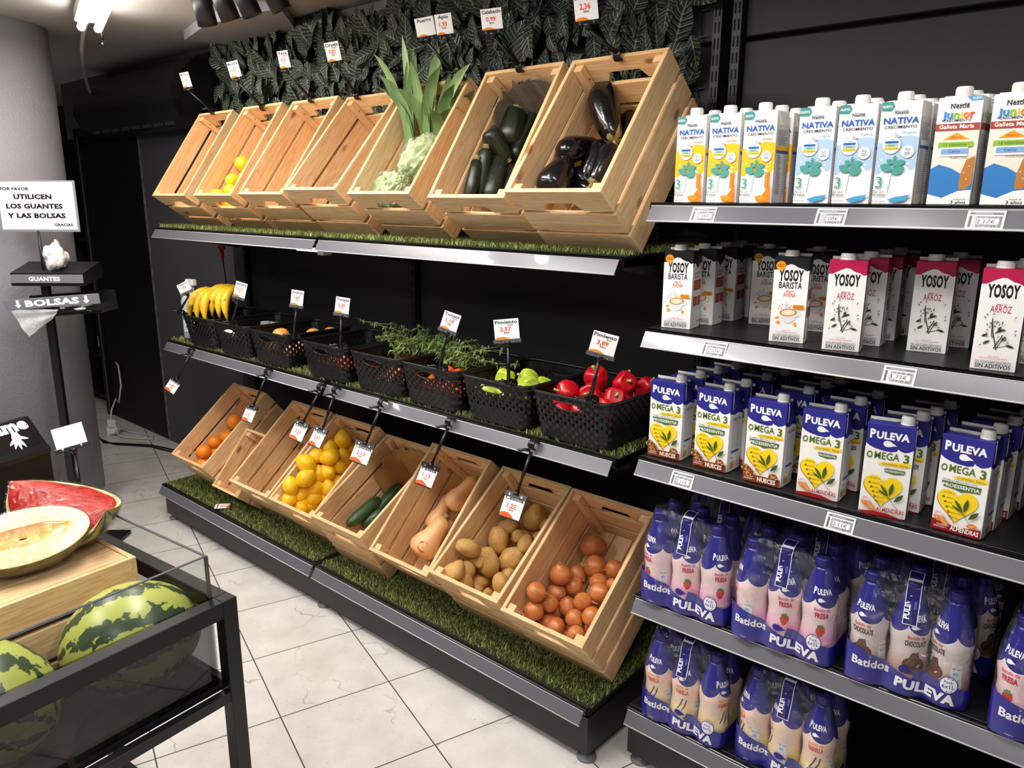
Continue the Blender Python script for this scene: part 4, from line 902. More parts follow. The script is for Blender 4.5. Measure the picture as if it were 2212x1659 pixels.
# carrots with wilted tops
CAR = mat('carrot_skin', '#e0702a', .45); FR = veg_mat('carrot_frond', '#56703a', '#8a9c58', .6, scale=30)
def carrots(label, bx, by, tx, seed, nf):
    r = random.Random(seed); t = thing('carrot_bunch', label, 'carrots', T(bx, by, 1.02), 'carrot bunches')
    for i in range(4):
        a = i*1.1; part(MB().tube([(.02*math.cos(a), .01*math.sin(a), 0), (.03*math.cos(a)+.01, -.07, -.035), (.03*math.cos(a)+.02, -.16, -.075)], [.014, .012, .003], 8), 'carrot', CAR, t)
    b = MB()
    for i in range(nf):
        a = r.uniform(-1, 1); ln = r.uniform(.10, .20); P0 = Vector((r.gauss(0, .012), r.gauss(0, .01), 0)); pts = []
        dx = tx+r.gauss(0, .38); dz = r.uniform(.35, 1.0); dr = r.uniform(.2, 1.3)
        for k in range(7): u = k/6; pts.append(P0+Vector((dx*ln*u, r.uniform(-.35, .12)*ln*u, dz*ln*u-dr*ln*max(0, u-.4)**1.7)))
        b.tube(pts, [.0018]*5+[.0012, .0008], 4)
        for k in range(2, 7):
            for _ in range(9):
                d = Vector((r.gauss(0, 1), r.gauss(0, 1), r.gauss(0, .8))).normalized(); l = r.uniform(.010, .028); p = Vector(pts[k])+Vector((r.gauss(0, .004), r.gauss(0, .004), 0))
                b.ribbon([p, p+d*l*.5+Vector((0, 0, .002)), p+d*l-Vector((0, 0, .004))], [.0012, .0032, .0004], d.cross(Vector((.3, .2, 1))), 0, None, .2)
    o = part(b, 'foliage', FR, t, grain=True)
carrots('carrot bunch with wilted green tops, left in the fifth basket', 1.57, -.30, -.25, 1, 44)
carrots('carrot bunch with tall bushy tops, middle of the fifth basket', 1.68, -.28, .25, 2, 48)
carrots('carrot bunch with tops drooping to the right over the rim', 1.76, -.33, 1.2, 3, 26)
b = MB(); b.ball(lambda a, p: tuple(Vector((.07*math.sin(p)*math.cos(a), .045*math.sin(p)*math.sin(a), -.03*math.cos(p)))*(1+.5*noise.noise(Vector((math.cos(a)*2, math.sin(a)*2, p*2))))), 24, 14)
tag(part(b, 'plastic_bag', mat('grey_crumpled_bag', '#8d8d92', .3), None, T(.66, -.34, 1.03)), 'grey crumpled plastic bag in the nearly empty second basket', 'bag')
b = MB(); b.ball(lambda a, p: tuple(Vector((.05*math.sin(p)*math.cos(a), .03*math.sin(p)*math.sin(a), -.028*math.cos(p)))*(1+.4*noise.noise(Vector((math.cos(a)*2, math.sin(a)*2, p*2))))), 20, 12)
tag(part(b, 'paper_scrap', WHITE, None, T(.555, -.48, 1.0)), 'white crumpled scrap seen through the second basket grip hole', 'scrap')
# cleaning bottles behind the bananas
t = thing('spray_bottle', 'white spray bottle with blue label behind the leftmost basket', 'spray bottle', T(.128, -.44, H2_+.018) @ SCL(1.1, 1.1, 1.22))
part(MB().lathe([(.036, 0), (.04, .004), (.04, .15), (.03, .175), (.014, .195), (.013, .21)], 24), 'bottle', mat('translucent_white_plastic', '#b6bcc4', .35), t)
part(MB().box(-.016, .05, -.012, .012, .21, .235, c=.004).box(-.012, .012, -.012, .012, .20, .225, c=.003).box(.02, .028, -.006, .006, .175, .21), 'trigger_head', WHITE, t)
a = Art(); a.rect(-.03, 0, .03, .085, '#e8eef2'); a.rect(-.03, .045, .03, .08, '#2f7fb5'); a.text('PLUS', 0, .055, .014, '#ffffff', .045); a.lines(-.024, .006, .024, .035, 4, '#6b9aa5', 3)
link('label', a.build('label', lambda u, v, d: ((.0402+d)*math.sin(u/.04), -(.0402+d)*math.cos(u/.04), .03+v), mxl=.01), t, RZ(.7))
t = thing('pump_sprayer', 'black pressure sprayer with red handle behind the bananas', 'sprayer', T(.133, -.25, H2_+.018) @ SCL(.94, .94, .94))
part(MB().lathe([(.055, 0), (.058, .01), (.058, .12), (.045, .15), (.02, .17), (.02, .19), (.028, .19), (.028, .24), (.018, .245)], 24), 'tank', BPLAST, t)
RED = mat('red_plastic', '#d81f1c', .35)
part(MB().box(.0, .06, -.012, .012, .205, .23, c=.004), 'nozzle', RED, t); part(MB().tube([(0, 0, .24), (-.02, 0, .41)], .0035, 6), 'pump_rod', mat('dark_steel', '#2c2c30', .3, metal=.6), t)
part(MB().tube([(-.02, 0, .40), (-.025, 0, .45)], [.009, .012], 10).tube([(-.052, 0, .455), (.004, 0, .455)], .008, 8), 'pump_handle', RED, t)

# ================================================================ clip-on price signs
NAVY, OR, INKD = '#2b2f45', '#e5542c', '#3b3b40'
def card_art(w, h, title, sub, price, low):
    a = Art(); a.rect(0, 0, w, h, '#f1efec')
    n = 10; v0 = h*.06 if low else 0
    a.poly([(0, v0)]+[(w*i/n*.72, v0+h*.21*math.sin(PI*(.18+.82*i/n))**.8) for i in range(n+1)]+[(w*.74, v0)], '#ec5b1f' if low else '#f28a1c')
    if low: a.rect(0, 0, w, h*.065, '#1c1c20')
    a.text(title, w/2, h*.79, h*.15, NAVY, min(w*.90, h*.135*len(title)), .03)
    if sub: a.text(sub, w*.66, h*.69, h*.075, NAVY, None, .02)
    if price: a.text(price, w*.46, h*.46, h*.185, OR, w*.46, .03); a.text('€/KG', w*.50, h*.34, h*.075, INKD, w*.24, .025)
    return a
clamp_b = MB()
cp_ = []
for i in range(11): an = R_(-60+i*30*.8); cp_.append((math.cos(an)*.016, math.sin(an)*.016))
for i in range(10):
    (y0, z0), (y1, z1) = cp_[i], cp_[i+1]; k0 = .72
    clamp_b.add([(-.011, y0, z0), (.011, y0, z0), (.011, y1, z1), (-.011, y1, z1), (-.011, y0*k0, z0*k0), (.011, y0*k0, z0*k0), (.011, y1*k0, z1*k0), (-.011, y1*k0, z1*k0)], [(0, 3, 2, 1), (4, 5, 6, 7), (0, 4, 7, 3), (1, 2, 6, 5)]+([(0, 1, 5, 4)] if i == 0 else [])+([(2, 3, 7, 6)] if i == 9 else []), 0)
clamp_me = clamp_b.mesh('clamp', BPLAST)
lever_me = MB().tube([(-.008, -.014, .008), (-.02, -.02, .012), (-.034, -.024, .008), (-.042, -.026, .012)], [.005, .0045, .004, .003], 8).mesh('lever', BPLAST)
def sign(label, cp, ctr, ex, up, w, h, title, sub, price, mode, blank=False, group=None):
    cp = Vector(cp)/1000; ctr = Vector(ctr)/1000; ex = Vector(ex).normalized(); up = Vector(up); up = (up-ex*up.dot(ex)).normalized(); n = ex.cross(up); w /= 1000; h /= 1000
    if n.dot(cam.location-ctr) < 0: n = -n
    t = thing('price_sign', label, 'price sign', T(*cp), group); I = T(*(-cp))
    low = mode == 'low'; e = ctr+up*(h/2 if low else -h/2); bar = basis(e, ex, up, n)
    part(MB().box(-w*.56, w*.56, -.006, .010 if low else .006, -.004, .004, c=.001), 'clip_bar', mat('dark_clip_plastic', '#1b1b1e', .25) if mode != 'mid' else mat('grey_clip_plastic', '#55575b', .22), t, I @ bar)
    b = MB()
    for s in (-.3, .3): b.box(w*s-.003, w*s+.003, -.003, .004, .004, .0065, c=.001)
    part(b, 'clip_spring', CHROME, t, I @ bar)
    tip = e+up*(.016 if low else -.016)-n*.004
    base = cp+Vector((0, -.012, .004 if not low else -.018))
    part(MB().tube([tip-cp, tip.lerp(base, .35)-cp, tip.lerp(base, .36)-cp, base-cp], [.0042, .0042, .0055, .0055], 10).tube([e-cp, tip-cp], [.012, .006], 8), 'arm', BPLAST, t)
    Mc = RX(R_(100 if mode == 'top' else 25)) if not low else RX(R_(70))
    link('clamp', clamp_me, t, Mc); link('lever', lever_me, t, RZ(.3) if not low else T(0, 0, -.022) @ RZ(.4))
    cd = basis(ctr-ex*w/2-up*h/2, ex, up, n)
    k = part(MB().box(0, w, 0, h, -.0006, 0), 'card', mat('card_stock', '#efedea', .5), t, I @ cd)
    if not blank: link('card_print', card_art(w, h, title, sub, price, low).build('card_print', d0=.0002, eps=.00008), k)
    return t
SG = [
('red apple',(253,-308,1992),(232,-416,2116),(93,36,10),(-1,-23,97),50,68,'Manzana','Royal','2,03','top'),
('golden apple',(702,-320,1978),(673,-427,2116),(93,35,12),(-4,-24,97),56,68,'Manzana','Golden','2,65','top'),
('pear',(1039,-308,1987),(1021,-414,2119),(93,37,5),(3,-22,98),48,67,'Pera','Conferencia','4,51','top'),
('plum',(1308,-288,1981),(1310,-396,2117),(93,36,9),(-1,-23,97),59,70,'Ciruela','Negra','3,01','top'),
('leek',(1857,-312,1996),(1827,-416,2130),(93,36,10),(-2,-23,97),66,60,'Puerro','','','top'),
('celery',(1895,-312,1993),(1908,-412,2128),(93,37,6),(3,-22,98),57,64,'Apio','','1,93','top'),
('zucchini',(2162,-339,1990),(2140,-444,2106),(93,37,4),(4,-21,98),64,61,'Calabacín','','0,99','top'),
('eggplant',(2524,-355,1982),(2489,-462,2086),(93,37,7),(2,-22,97),62,71,'Berenjena','','2,36','top'),
('banana',(232,-540,1078),(330,-562,1205),(74,52,43),(-42,-15,89),60,50,'Plátano','','1,85','mid'),
('nectarine',(715,-540,1080),(806,-551,1232),(83,49,-26),(17,23,96),52,67,'Nectarina','','3,10','mid'),
('carrot',(1184,-540,1080),(1226,-553,1235),(85,52,-12),(5,15,99),50,62,'Zanahoria','en rama','1,60','mid'),
('pear tomato',(1485,-540,1078),(1512,-555,1233),(85,51,-12),(5,15,99),53,62,'Tomate','Pera','2,36','mid'),
('iceberg tomato',(2010,-540,1078),(2064,-554,1235),(83,48,-30),(20,24,95),55,60,'Tomate','Iceberg','1,19','mid'),
('green pepper',(2306,-540,1075),(2303,-558,1238),(84,54,11),(-15,3,99),73,64,'Pimiento','Verde','2,57','mid'),
('red pepper',(2601,-540,1077),(2640,-553,1238),(84,49,-23),(14,21,97),68,61,'Pimiento','Rojo','3,89','mid'),
('orange',(293,-538,902),(257,-630,744),(87,29,-39),(16,58,80),60,63,'Naranja','','1,87','low'),
('peach',(958,-538,905),(943,-632,738),(89,40,-22),(-2,51,86),48,63,'Melocotón','','2,57','low'),
('lemon',(1330,-538,901),(1303,-634,738),(89,38,-26),(2,52,85),56,68,'Limón','','2,56','low'),
('cucumber',(1427,-538,905),(1426,-634,740),(89,36,-29),(5,54,84),50,67,'Pepino','','2,07','low'),
('pumpkin',(1699,-538,906),(1689,-634,738),(89,39,-23),(0,51,86),68,68,'Calabaza','','2,13','low'),
('potato',(2042,-538,905),(2027,-634,740),(89,39,-24),(0,52,86),57,66,'Patata','','1,13','low'),
('onion',(2394,-538,905),(2395,-635,738),(89,41,-21),(-2,50,86),62,70,'Cebolla','','1,22','low')]
LOC = {'top': 'clipped above an upper crate', 'mid': 'clipped to a black basket rim', 'low': 'hanging from the middle shelf'}
for (w_, cp, c, ex, up, w, h, ti, su, pr, mo) in SG:
    sign('white %s price sign reading %s%s %s' % (w_, ti, ' '+pr if pr else '', LOC[mo]), cp, c, ex, up, w, h, ti, su, pr, mo, group={'top': 'price signs above the upper crates', 'mid': 'price signs on the baskets', 'low': 'price signs hanging below the middle shelf'}[mo])
# price card fallen on the grass, bare bit of peel
fc = thing('price_card', 'fallen price card lying on the grass at the left end', 'price card', T(.546, -.580, H0+.019) @ RZ(R_(50)) @ RX(.06))
k = part(MB().box(-.035, .035, -.024, .024, -.0006, 0), 'card_sheet', mat('card_stock', '#efedea'), fc)
link('card_print', card_art(.048, .07, 'Sandía', '', '0,89', True).build('card_print'), k, RZ(PI/2) @ T(-.024, -.035, 0))
# ================================================================ drink cartons
NB = '#2b3f8f'
def carton_meshes(w, d, h, capr, caph, capx, top_c, split):
    """body centred on its base, front face at y = -d/2"""
    b = MB(); x, y = w/2, d/2
    tm = ink(top_c) if top_c else CARTON
    b.box(-x, x, -y, y, 0, split, 0, None, .0012); b.box(-x, x, -y, y, split-.002, h, 1, None, .0012)
    b.box(-x+.001, x-.001, y*.15, y*.15+.0012, h-.001, h+.006, 2); 
    for s in (-1, 1): b.add([(s*(x+.0008), -y*.75, h-.002), (s*(x+.0008), y*.75, h-.002), (s*(x+.0014), 0, h-.042), (s*x, -y*.75, h-.002), (s*x, y*.75, h-.002), (s*x, 0, h-.042)], [(0, 1, 2) if s > 0 else (0, 2, 1), (0, 3, 4, 1), (1, 4, 5, 2), (2, 5, 3, 0)], 1)
    body = b.mesh('carton_body', [CARTON, tm, CARTON])
    c = MB().lathe([(capr*1.12, 0), (capr*1.12, .003), (capr, .004), (capr, caph-.002), (capr*.93, caph), (0, caph)], 28)
    for i in range(28): a = 2*PI*i/28; c.box(capr-.0006, capr+.0007, -.0008, .0008, .005, caph-.004, 0, RZ(a))
    cap = c.mesh('screw_cap', WHITE)
    return body, cap, (capx, -y*.28, h-.0005)
def front_f(w, d): return lambda u, v, e: (u-w/2, -d/2-e, v)
def right_f(w, d): return lambda u, v, e: (w/2+.0016+e, u-d/2, v)
def left_f(w, d): return lambda u, v, e: (-w/2-.0016-e, d/2-u, v)
def carton(P, M, label, group):
    (body, cap, cp), fr, sd, kind = P
    t = thing(kind, label, 'carton', M, group); link('carton_body', body, t); link('screw_cap', cap, t, T(*cp)); link('front_print', fr, t); link('side_print', sd, t); return t
def wave(u0, u1, f, v1, n=14): return [(u0+(u1-u0)*i/n, f(i/n)) for i in range(n+1)]+[(u1, v1), (u0, v1)]

def nativa(col, sub, subc, cereal):
    w, d, h = .077, .064, .199; a = Art(); X = lambda f: f*w; Y = lambda f: (1-f)*h
    a.rect(0.0008, .0008, w-.0008, h-.0008, '#f1efec')
    a.poly([(X(i/14), Y(.365+.035*math.cos(i/14*4.2)-.0*i)) for i in range(15)]+[(X(1-i/14), Y(.68+.035*math.sin(i*1.1)-.05*(1-i/14))) for i in range(15)], col)
    for (u, v, r_) in ((.15, .56, .02), (.12, .62, .016), (.8, .60, .03), (.68, .63, .022), (.9, .55, .018), (.28, .655, .02)): a.ell(X(u), Y(v), r_*w*1.6, r_*w, '#f1efec', 12)
    a.poly([(0.001, Y(.0)), (X(.28), Y(.0)), (X(.34), Y(.045)), (X(.26), Y(.09)), (.001, Y(.085))], '#3f8c86'); a.text('NUEVO', X(.155), Y(.058), .005, '#e9f2ef', X(.24), .02)
    a.text('Nestlé', X(.52), Y(.122), .0062, '#333a55', X(.33), .015); a.rect(X(.36), Y(.094), X(.68), Y(.0905), '#333a55')
    a.text('NATIVA', X(.53), Y(.212), .0115, '#2f5db0', X(.86), .035); a.text('CRECIMIENTO', X(.53), Y(.258), .0055, '#2b2f52', X(.78), .012)
    a.text(sub, X(.74), Y(.312), .0058, subc, X(.34), .008)
    u, v, r_ = X(.36), Y(.415), X(.235)
    a.ell(u, v, r_*.93, r_*.93, '#f1efec', 28); a.ring(u, v, r_*.92, r_, '#b9b9cc', 75, 385); a.poly([(u+r_*.2, v+r_*1.25), (u+r_*.95, v+r_*.88), (u+r_*.25, v+r_*.62)], '#b9b9cc')
    a.text('CON', u, v+r_*.48, .0025, '#55557a', None, .01)
    a.rrect(u-r_*.72, v+r_*.14, u+r_*.72, v+r_*.40, r_*.12, '#2a6fb8'); a.text('Hierro', u, v+r_*.18, .0030, '#12305f', r_*.7, .01)
    a.rrect(u-r_*.72, v-r_*.18, u+r_*.72, v+r_*.08, r_*.12, '#9dbfb8'); a.text('Calcio', u, v-r_*.14, .0030, '#2b3f5f', r_*.7, .01)
    a.rrect(u-r_*.78, v-r_*.52, u+r_*.78, v-r_*.25, r_*.1, '#f2cf3a'); a.text('13 Vitaminas', u, v-r_*.46, .0028, '#3a3a2a', r_*1.35, .01)
    a.ell(X(.77), Y(.487), X(.155), X(.155), '#f4f3f1', 20); a.text('Sin', X(.77), Y(.478), .0062, '#39406f', None, .01); a.text('azúcar', X(.77), Y(.497), .0026, '#39406f'); a.text('añadido', X(.77), Y(.514), .0026, '#39406f')
    TL = '#4b9a8d'
    a.line([(X(.47), Y(.53)), (X(.455), Y(.65)), (X(.42), Y(.78)), (X(.385), Y(.885))], .0013, TL)
    for (uu, vv, l, ww, an) in ((.465, .575, .012, .0032, 80), (.46, .60, .016, .0052, 150), (.46, .62, .024, .0068, 22), (.45, .668, .027, .008, 155), (.44, .70, .027, .0078, 28)): a.leaf(X(uu), Y(vv), l, ww, an, TL)
    a.text('3', X(.15), Y(.835), .022, TL, .013, .0)
    a.text('De 12 a', X(.17), Y(.885), .0048, '#2b2f52', X(.26), .01); a.text('36 meses', X(.19), Y(.918), .0048, '#2b2f52', X(.33), .01); a.text('Sin aceite de palma', X(.19), Y(.975), .0022, '#2b2f52', X(.33))
    if cereal:
        for i in range(5): a.leaf(X(.86), Y(.70+.035*i), .011, .0028, 62, '#c9761c'); a.leaf(X(.86), Y(.70+.035*i), .011, .0028, 120, '#d88a26')
        a.poly([(X(.52), Y(.93)), (X(.72), Y(.915)), (X(.97), Y(.80)), (X(.98), Y(.99)), (X(.62), Y(.99)), (X(.56), Y(.96))], '#d8801e'); a.leaf(X(.5), Y(.93), .03, .005, -6, '#e89a2c')
    else:
        a.poly([(X(.40), Y(.955)), (X(.62), Y(.925)), (X(.97), Y(.905)), (X(.84), Y(.965)), (X(.58), Y(.985))], '#4d9ccb')
    fr = a.build('front_print', front_f(w, d))
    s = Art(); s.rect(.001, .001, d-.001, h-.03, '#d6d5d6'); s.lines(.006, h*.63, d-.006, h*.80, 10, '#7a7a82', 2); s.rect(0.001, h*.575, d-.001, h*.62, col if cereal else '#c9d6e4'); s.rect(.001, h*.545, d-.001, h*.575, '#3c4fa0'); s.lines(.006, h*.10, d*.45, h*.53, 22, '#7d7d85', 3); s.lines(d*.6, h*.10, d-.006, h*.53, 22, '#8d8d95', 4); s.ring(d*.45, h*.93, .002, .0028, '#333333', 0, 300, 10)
    return carton_meshes(w, d, h, .0145, .02, -.001, None, h*.5), fr, s.build('side_print', right_f(w, d)), 'milk_carton'
def junior():
    w, d, h = .0765, .064, .199; a = Art(); X = lambda f: f*w; Y = lambda f: (1-f)*h
    a.rect(.0008, .0008, w-.0008, h-.0008, '#f1efec'); a.rect(.0008, Y(.97), w-.0008, Y(.30), '#e9ddd0')
    a.poly([(X(.62), Y(0)), (X(.99), Y(0)), (X(.99), Y(.045)), (X(.74), Y(.045))], '#5a93c8'); a.text('NUEVO', X(.86), Y(.03), .004, '#e9f0f7', X(.2), .02)
    a.text('Nestlé', X(.5), Y(.105), .009, '#2f2f3a', X(.42), .025); a.rect(X(.30), Y(.072), X(.72), Y(.068), '#2f2f3a')
    for ch, uu, c, ww in (('J', .17, '#3f86c6', .10), ('u', .30, '#3f86c6', .13), ('n', .445, '#8fb82e', .13), ('i', .555, '#e8c02c', .045), ('o', .665, '#e07a2c', .14), ('r', .80, '#d8432c', .10)): a.text(ch, X(uu), Y(.195), .0125 if ch in 'Ji' else .0145, c, X(ww), .04)
    a.text('CRECIMIENTO', X(.48), Y(.225), .0045, '#2f2f4a', X(.62), .012)
    a.rect(.0008, Y(.305), w-.0008, Y(.243), '#a8433a'); a.text('Galleta María', X(.48), Y(.288), .0072, '#f4efea', X(.78), .022)
    a.poly([(X(.10), Y(.43)), (X(.50), Y(.315)), (X(.92), Y(.43)), (X(.80), Y(.43)), (X(.80), Y(.545)), (X(.16), Y(.545)), (X(.16), Y(.43))], '#f4f1ec')
    a.poly([(X(.20), Y(.395)), (X(.50), Y(.325)), (X(.82), Y(.395))], '#ef9a2a'); a.text('Hierro', X(.5), Y(.383), .0055, '#a8501c', X(.26), .01)
    a.rect(X(.12), Y(.462), X(.9), Y(.412), '#8fb53c'); a.text('13 vitaminas', X(.5), Y(.45), .006, '#4d6f1c', X(.52), .01)
    a.rect(X(.20), Y(.525), X(.8), Y(.475), '#7ea6d4'); a.text('Calcio', X(.5), Y(.512), .0058, '#2b4f8f', X(.26), .01)
    a.text('Sin aceite de palma', X(.62), Y(.56), .0022, '#3a3a4a', X(.4))
    a.poly([(.0008, Y(.66)), (X(.2), Y(.62)), (X(.5), Y(.66)), (X(.75), Y(.72)), (w-.0008, Y(.70)), (w-.0008, Y(.88)), (X(.3), Y(.93)), (.0008, Y(.90))], '#3579bb')
    a.poly([(X(.70), Y(.72)), (X(.80), Y(.58)), (X(.98), Y(.545)), (X(.98), Y(.80)), (X(.85), Y(.86)), (X(.70), Y(.85))], '#b5783a')
    for (u, v) in ((.78, .70), (.88, .64), (.85, .76)): a.ell(X(u), Y(v), .0012, .0012, '#e9d5b5', 8)
    a.poly([(.0008, Y(.90)), (X(.35), Y(.935)), (X(.7), Y(.87)), (w-.0008, Y(.86)), (w-.0008, .0008), (.0008, .0008)], '#f1efec')
    a.text('A partir de', X(.76), Y(.955), .0032, '#2f2f3a', X(.26), .01); a.text('3 años', X(.74), Y(.99), .006, '#2f2f3a', X(.34), .02)
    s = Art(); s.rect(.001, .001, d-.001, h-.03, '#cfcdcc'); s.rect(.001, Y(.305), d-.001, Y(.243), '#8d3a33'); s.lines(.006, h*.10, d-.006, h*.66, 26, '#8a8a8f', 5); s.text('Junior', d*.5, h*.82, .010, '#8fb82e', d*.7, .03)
    return carton_meshes(w, d, h, .0145, .02, -.001, None, h*.5), a.build('front_print', front_f(w, d)), s.build('side_print', right_f(w, d)), 'milk_carton'
def yosoy(topc, barista):
    w, d, h = .0755, .066, .195; a = Art(); X = lambda f: f*w; Y = lambda f: (1-f)*h
    edge = [(0, .155), (.12, .15), (.3, .11), (.45, .085), (.55, .09), (.7, .125), (.82, .135), (.92, .16), (1, .15)]
    a.poly([(X(u), Y(v)) for u, v in edge]+[(w-.0005, .0008), (.0005, .0008)], '#f0eeeb')
    a.poly([(X(u), Y(v)) for u, v in edge]+[(w, Y(.2)), (w, h-.001), (0, h-.001), (0, Y(.2))][2:] , topc) if False else None
    a.text('YOSOY', X(.5), Y(.275), .0235, '#1d1d1f', X(.70), .045)
    if barista:
        a.text('BARISTA', X(.5), Y(.365), .0145, '#1d1d1f', X(.66), .02); a.text('BEBIDA DE', X(.5), Y(.405), .003, '#c9433a', X(.22), .02); a.text('AVENA', X(.5), Y(.465), .0105, '#d8503f', X(.36), .005)
        p = []
        for i in range(28): r_ = X(.15)*(1 if i % 2 else .86); p.append((X(.19)+r_*math.cos(2*PI*i/28), Y(.105)+r_*math.sin(2*PI*i/28)))
        a.poly(p, '#f29a1c'); a.text('FORMULA', X(.19), Y(.10), .0024, '#7a3a10', X(.2), .02); a.text('MEJORADA', X(.19), Y(.118), .0024, '#7a3a10', X(.2), .02)
        a.ring(X(.76), Y(.655), X(.06), X(.10), '#d9d9dc', -110, 110, 14)
        a.poly([(X(.28+.46*(.5-.5*math.cos(PI*i/16))), Y(.655+.115*math.sin(PI*i/16))) for i in range(17)], '#dedee0'); a.ell(X(.50), Y(.645), X(.245), .0088, '#c9772c', 26, .08); a.ell(X(.50), Y(.645), X(.205), .0068, '#ecd2a6', 24, .08); a.ell(X(.50), Y(.645), X(.12), .0038, '#f6ead4', 18, .2)
        for (u, v, an) in ((.26, .70, 200), (.28, .74, 235), (.68, .755, 300), (.72, .745, 275), (.3, .76, 180)): a.leaf(X(u), Y(v), .011, .0022, an, '#f0961e')
        a.line([(X(.45), Y(.60)), (X(.40), Y(.57)), (X(.46), Y(.545)), (X(.42), Y(.52))], .003, '#cfcfd2')
        for (u, v) in ((.25, .575), (.32, .555), (.30, .60), (.52, .585), (.57, .57), (.22, .60)): a.ell(X(u), Y(v), .0013, .001, '#43281c', 8, .5)
        a.rrect(X(.62), Y(.595), X(.95), Y(.55), .002, '#f29a1c'); a.text('100% AVENA', X(.785), Y(.568), .0022, '#7a3a10', X(.26)); a.text('SIN GLUTEN', X(.785), Y(.586), .0022, '#7a3a10', X(.24))
        ing = ('AGUA, AVENA,', 'ACEITE DE GIRASOL Y SAL MARINA')
    else:
        a.text('BEBIDA DE', X(.5), Y(.355), .003, '#b5274a', X(.22), .02); a.text('ARROZ', X(.5), Y(.425), .0135, '#b52a52', X(.46), .005)
        G = '#31412c'
        for (x0, y0, x1, y1, ww) in ((.38, .66, .35, .48, .0016), (.42, .67, .36, .5, .0014), (.52, .79, .40, .62, .0018), (.46, .78, .62, .64, .0018), (.50, .79, .66, .66, .0014), (.52, .77, .80, .735, .001)): a.line([(X(x0), Y(y0)), (X(x1), Y(y1))], ww, G)
        for (u, v, l, an) in ((.45, .62, .018, 25), (.30, .64, .012, 205), (.70, .735, .016, -15), (.60, .70, .012, 50), (.36, .70, .014, 215), (.5, .60, .010, 60)): a.leaf(X(u), Y(v), l, .0024, an, G)
        r = random.Random(5)
        for i in range(22): a.leaf(X(.34+r.gauss(0, .11)), Y(.55+r.gauss(0, .055)), .0052, .0012, r.uniform(20, 160), '#6d7568')
        for i in range(10): a.leaf(X(.62+r.gauss(0, .12)), Y(.68+r.gauss(0, .04)), .0052, .0012, r.uniform(20, 160), '#6d7568')
        for (u, v) in ((.82, .47), (.14, .76), (.86, .60)): a.leaf(X(u), Y(v), .0055, .0014, 50, '#8a8f86')
        ing = ('AGUA, ARROZ,', 'ACEITE DE GIRASOL Y SAL MARINA')
    a.text(ing[0], X(.5), Y(.862), .0026, '#c9757f', X(.26), .012); a.text(ing[1], X(.5), Y(.88), .0026, '#c9757f', X(.62), .012)
    a.rect(X(.1), Y(.903), X(.9), Y(.9005), '#888888'); a.text('SIN AZÚCARES AÑADIDOS', X(.5), Y(.928), .0042, '#3a3a3c', X(.78), .012); a.text('SIN ADITIVOS', X(.5), Y(.972), .0078, '#1d1d1f', X(.78), .02)
    fr = a.build('front_print', front_f(w, d))
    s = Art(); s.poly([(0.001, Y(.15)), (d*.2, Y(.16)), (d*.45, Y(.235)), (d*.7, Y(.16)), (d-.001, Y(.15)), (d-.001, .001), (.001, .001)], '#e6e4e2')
    if barista:
        s.text('EN BUSCA DE', d*.45, Y(.30), .006, '#3a3a3c', d*.62, .02); s.text('ESPUMA...', d*.45, Y(.345), .006, '#c9433a', d*.62, .02); s.rect(d*.1, Y(.50), d*.88, Y(.37), '#a8341f'); s.lines(d*.18, Y(.48), d*.8, Y(.39), 3, '#d87a5c', 2); s.rect(d*.1, Y(.70), d*.5, Y(.58), '#a8341f'); s.rect(d*.58, Y(.70), d*.9, Y(.58), '#a8341f'); s.lines(d*.14, Y(.68), d*.46, Y(.60), 3, '#d87a5c', 2); s.text('ESPUMA', d*.74, Y(.92), .004, '#a8341f', d*.3, .02)
    else:
        s.lines(d*.2, Y(.38), d*.85, Y(.28), 3, '#6a6a6c', 4, .5); s.lines(d*.2, Y(.42), d*.8, Y(.39), 1, '#c0506a', 4, .5); s.ell(d*.55, Y(.50), d*.2, .010, '#c98a5a', 14); s.rect(d*.42, Y(.60), d*.7, Y(.54), '#8a8a8c'); s.ell(d*.3, Y(.5), d*.1, .007, '#b5402c', 12); s.lines(d*.2, Y(.95), d*.85, Y(.66), 9, '#9a9a9c', 9, .3)
    s.ring(d*.5, h*.93, .0035, .0045, '#d9d9d9', 0, 330, 12)
    P = carton_meshes(w, d, h, .0148, .014, -.004, topc, h*.80)
    return P, fr, s.build('side_print', right_f(w, d)), 'drink_carton'
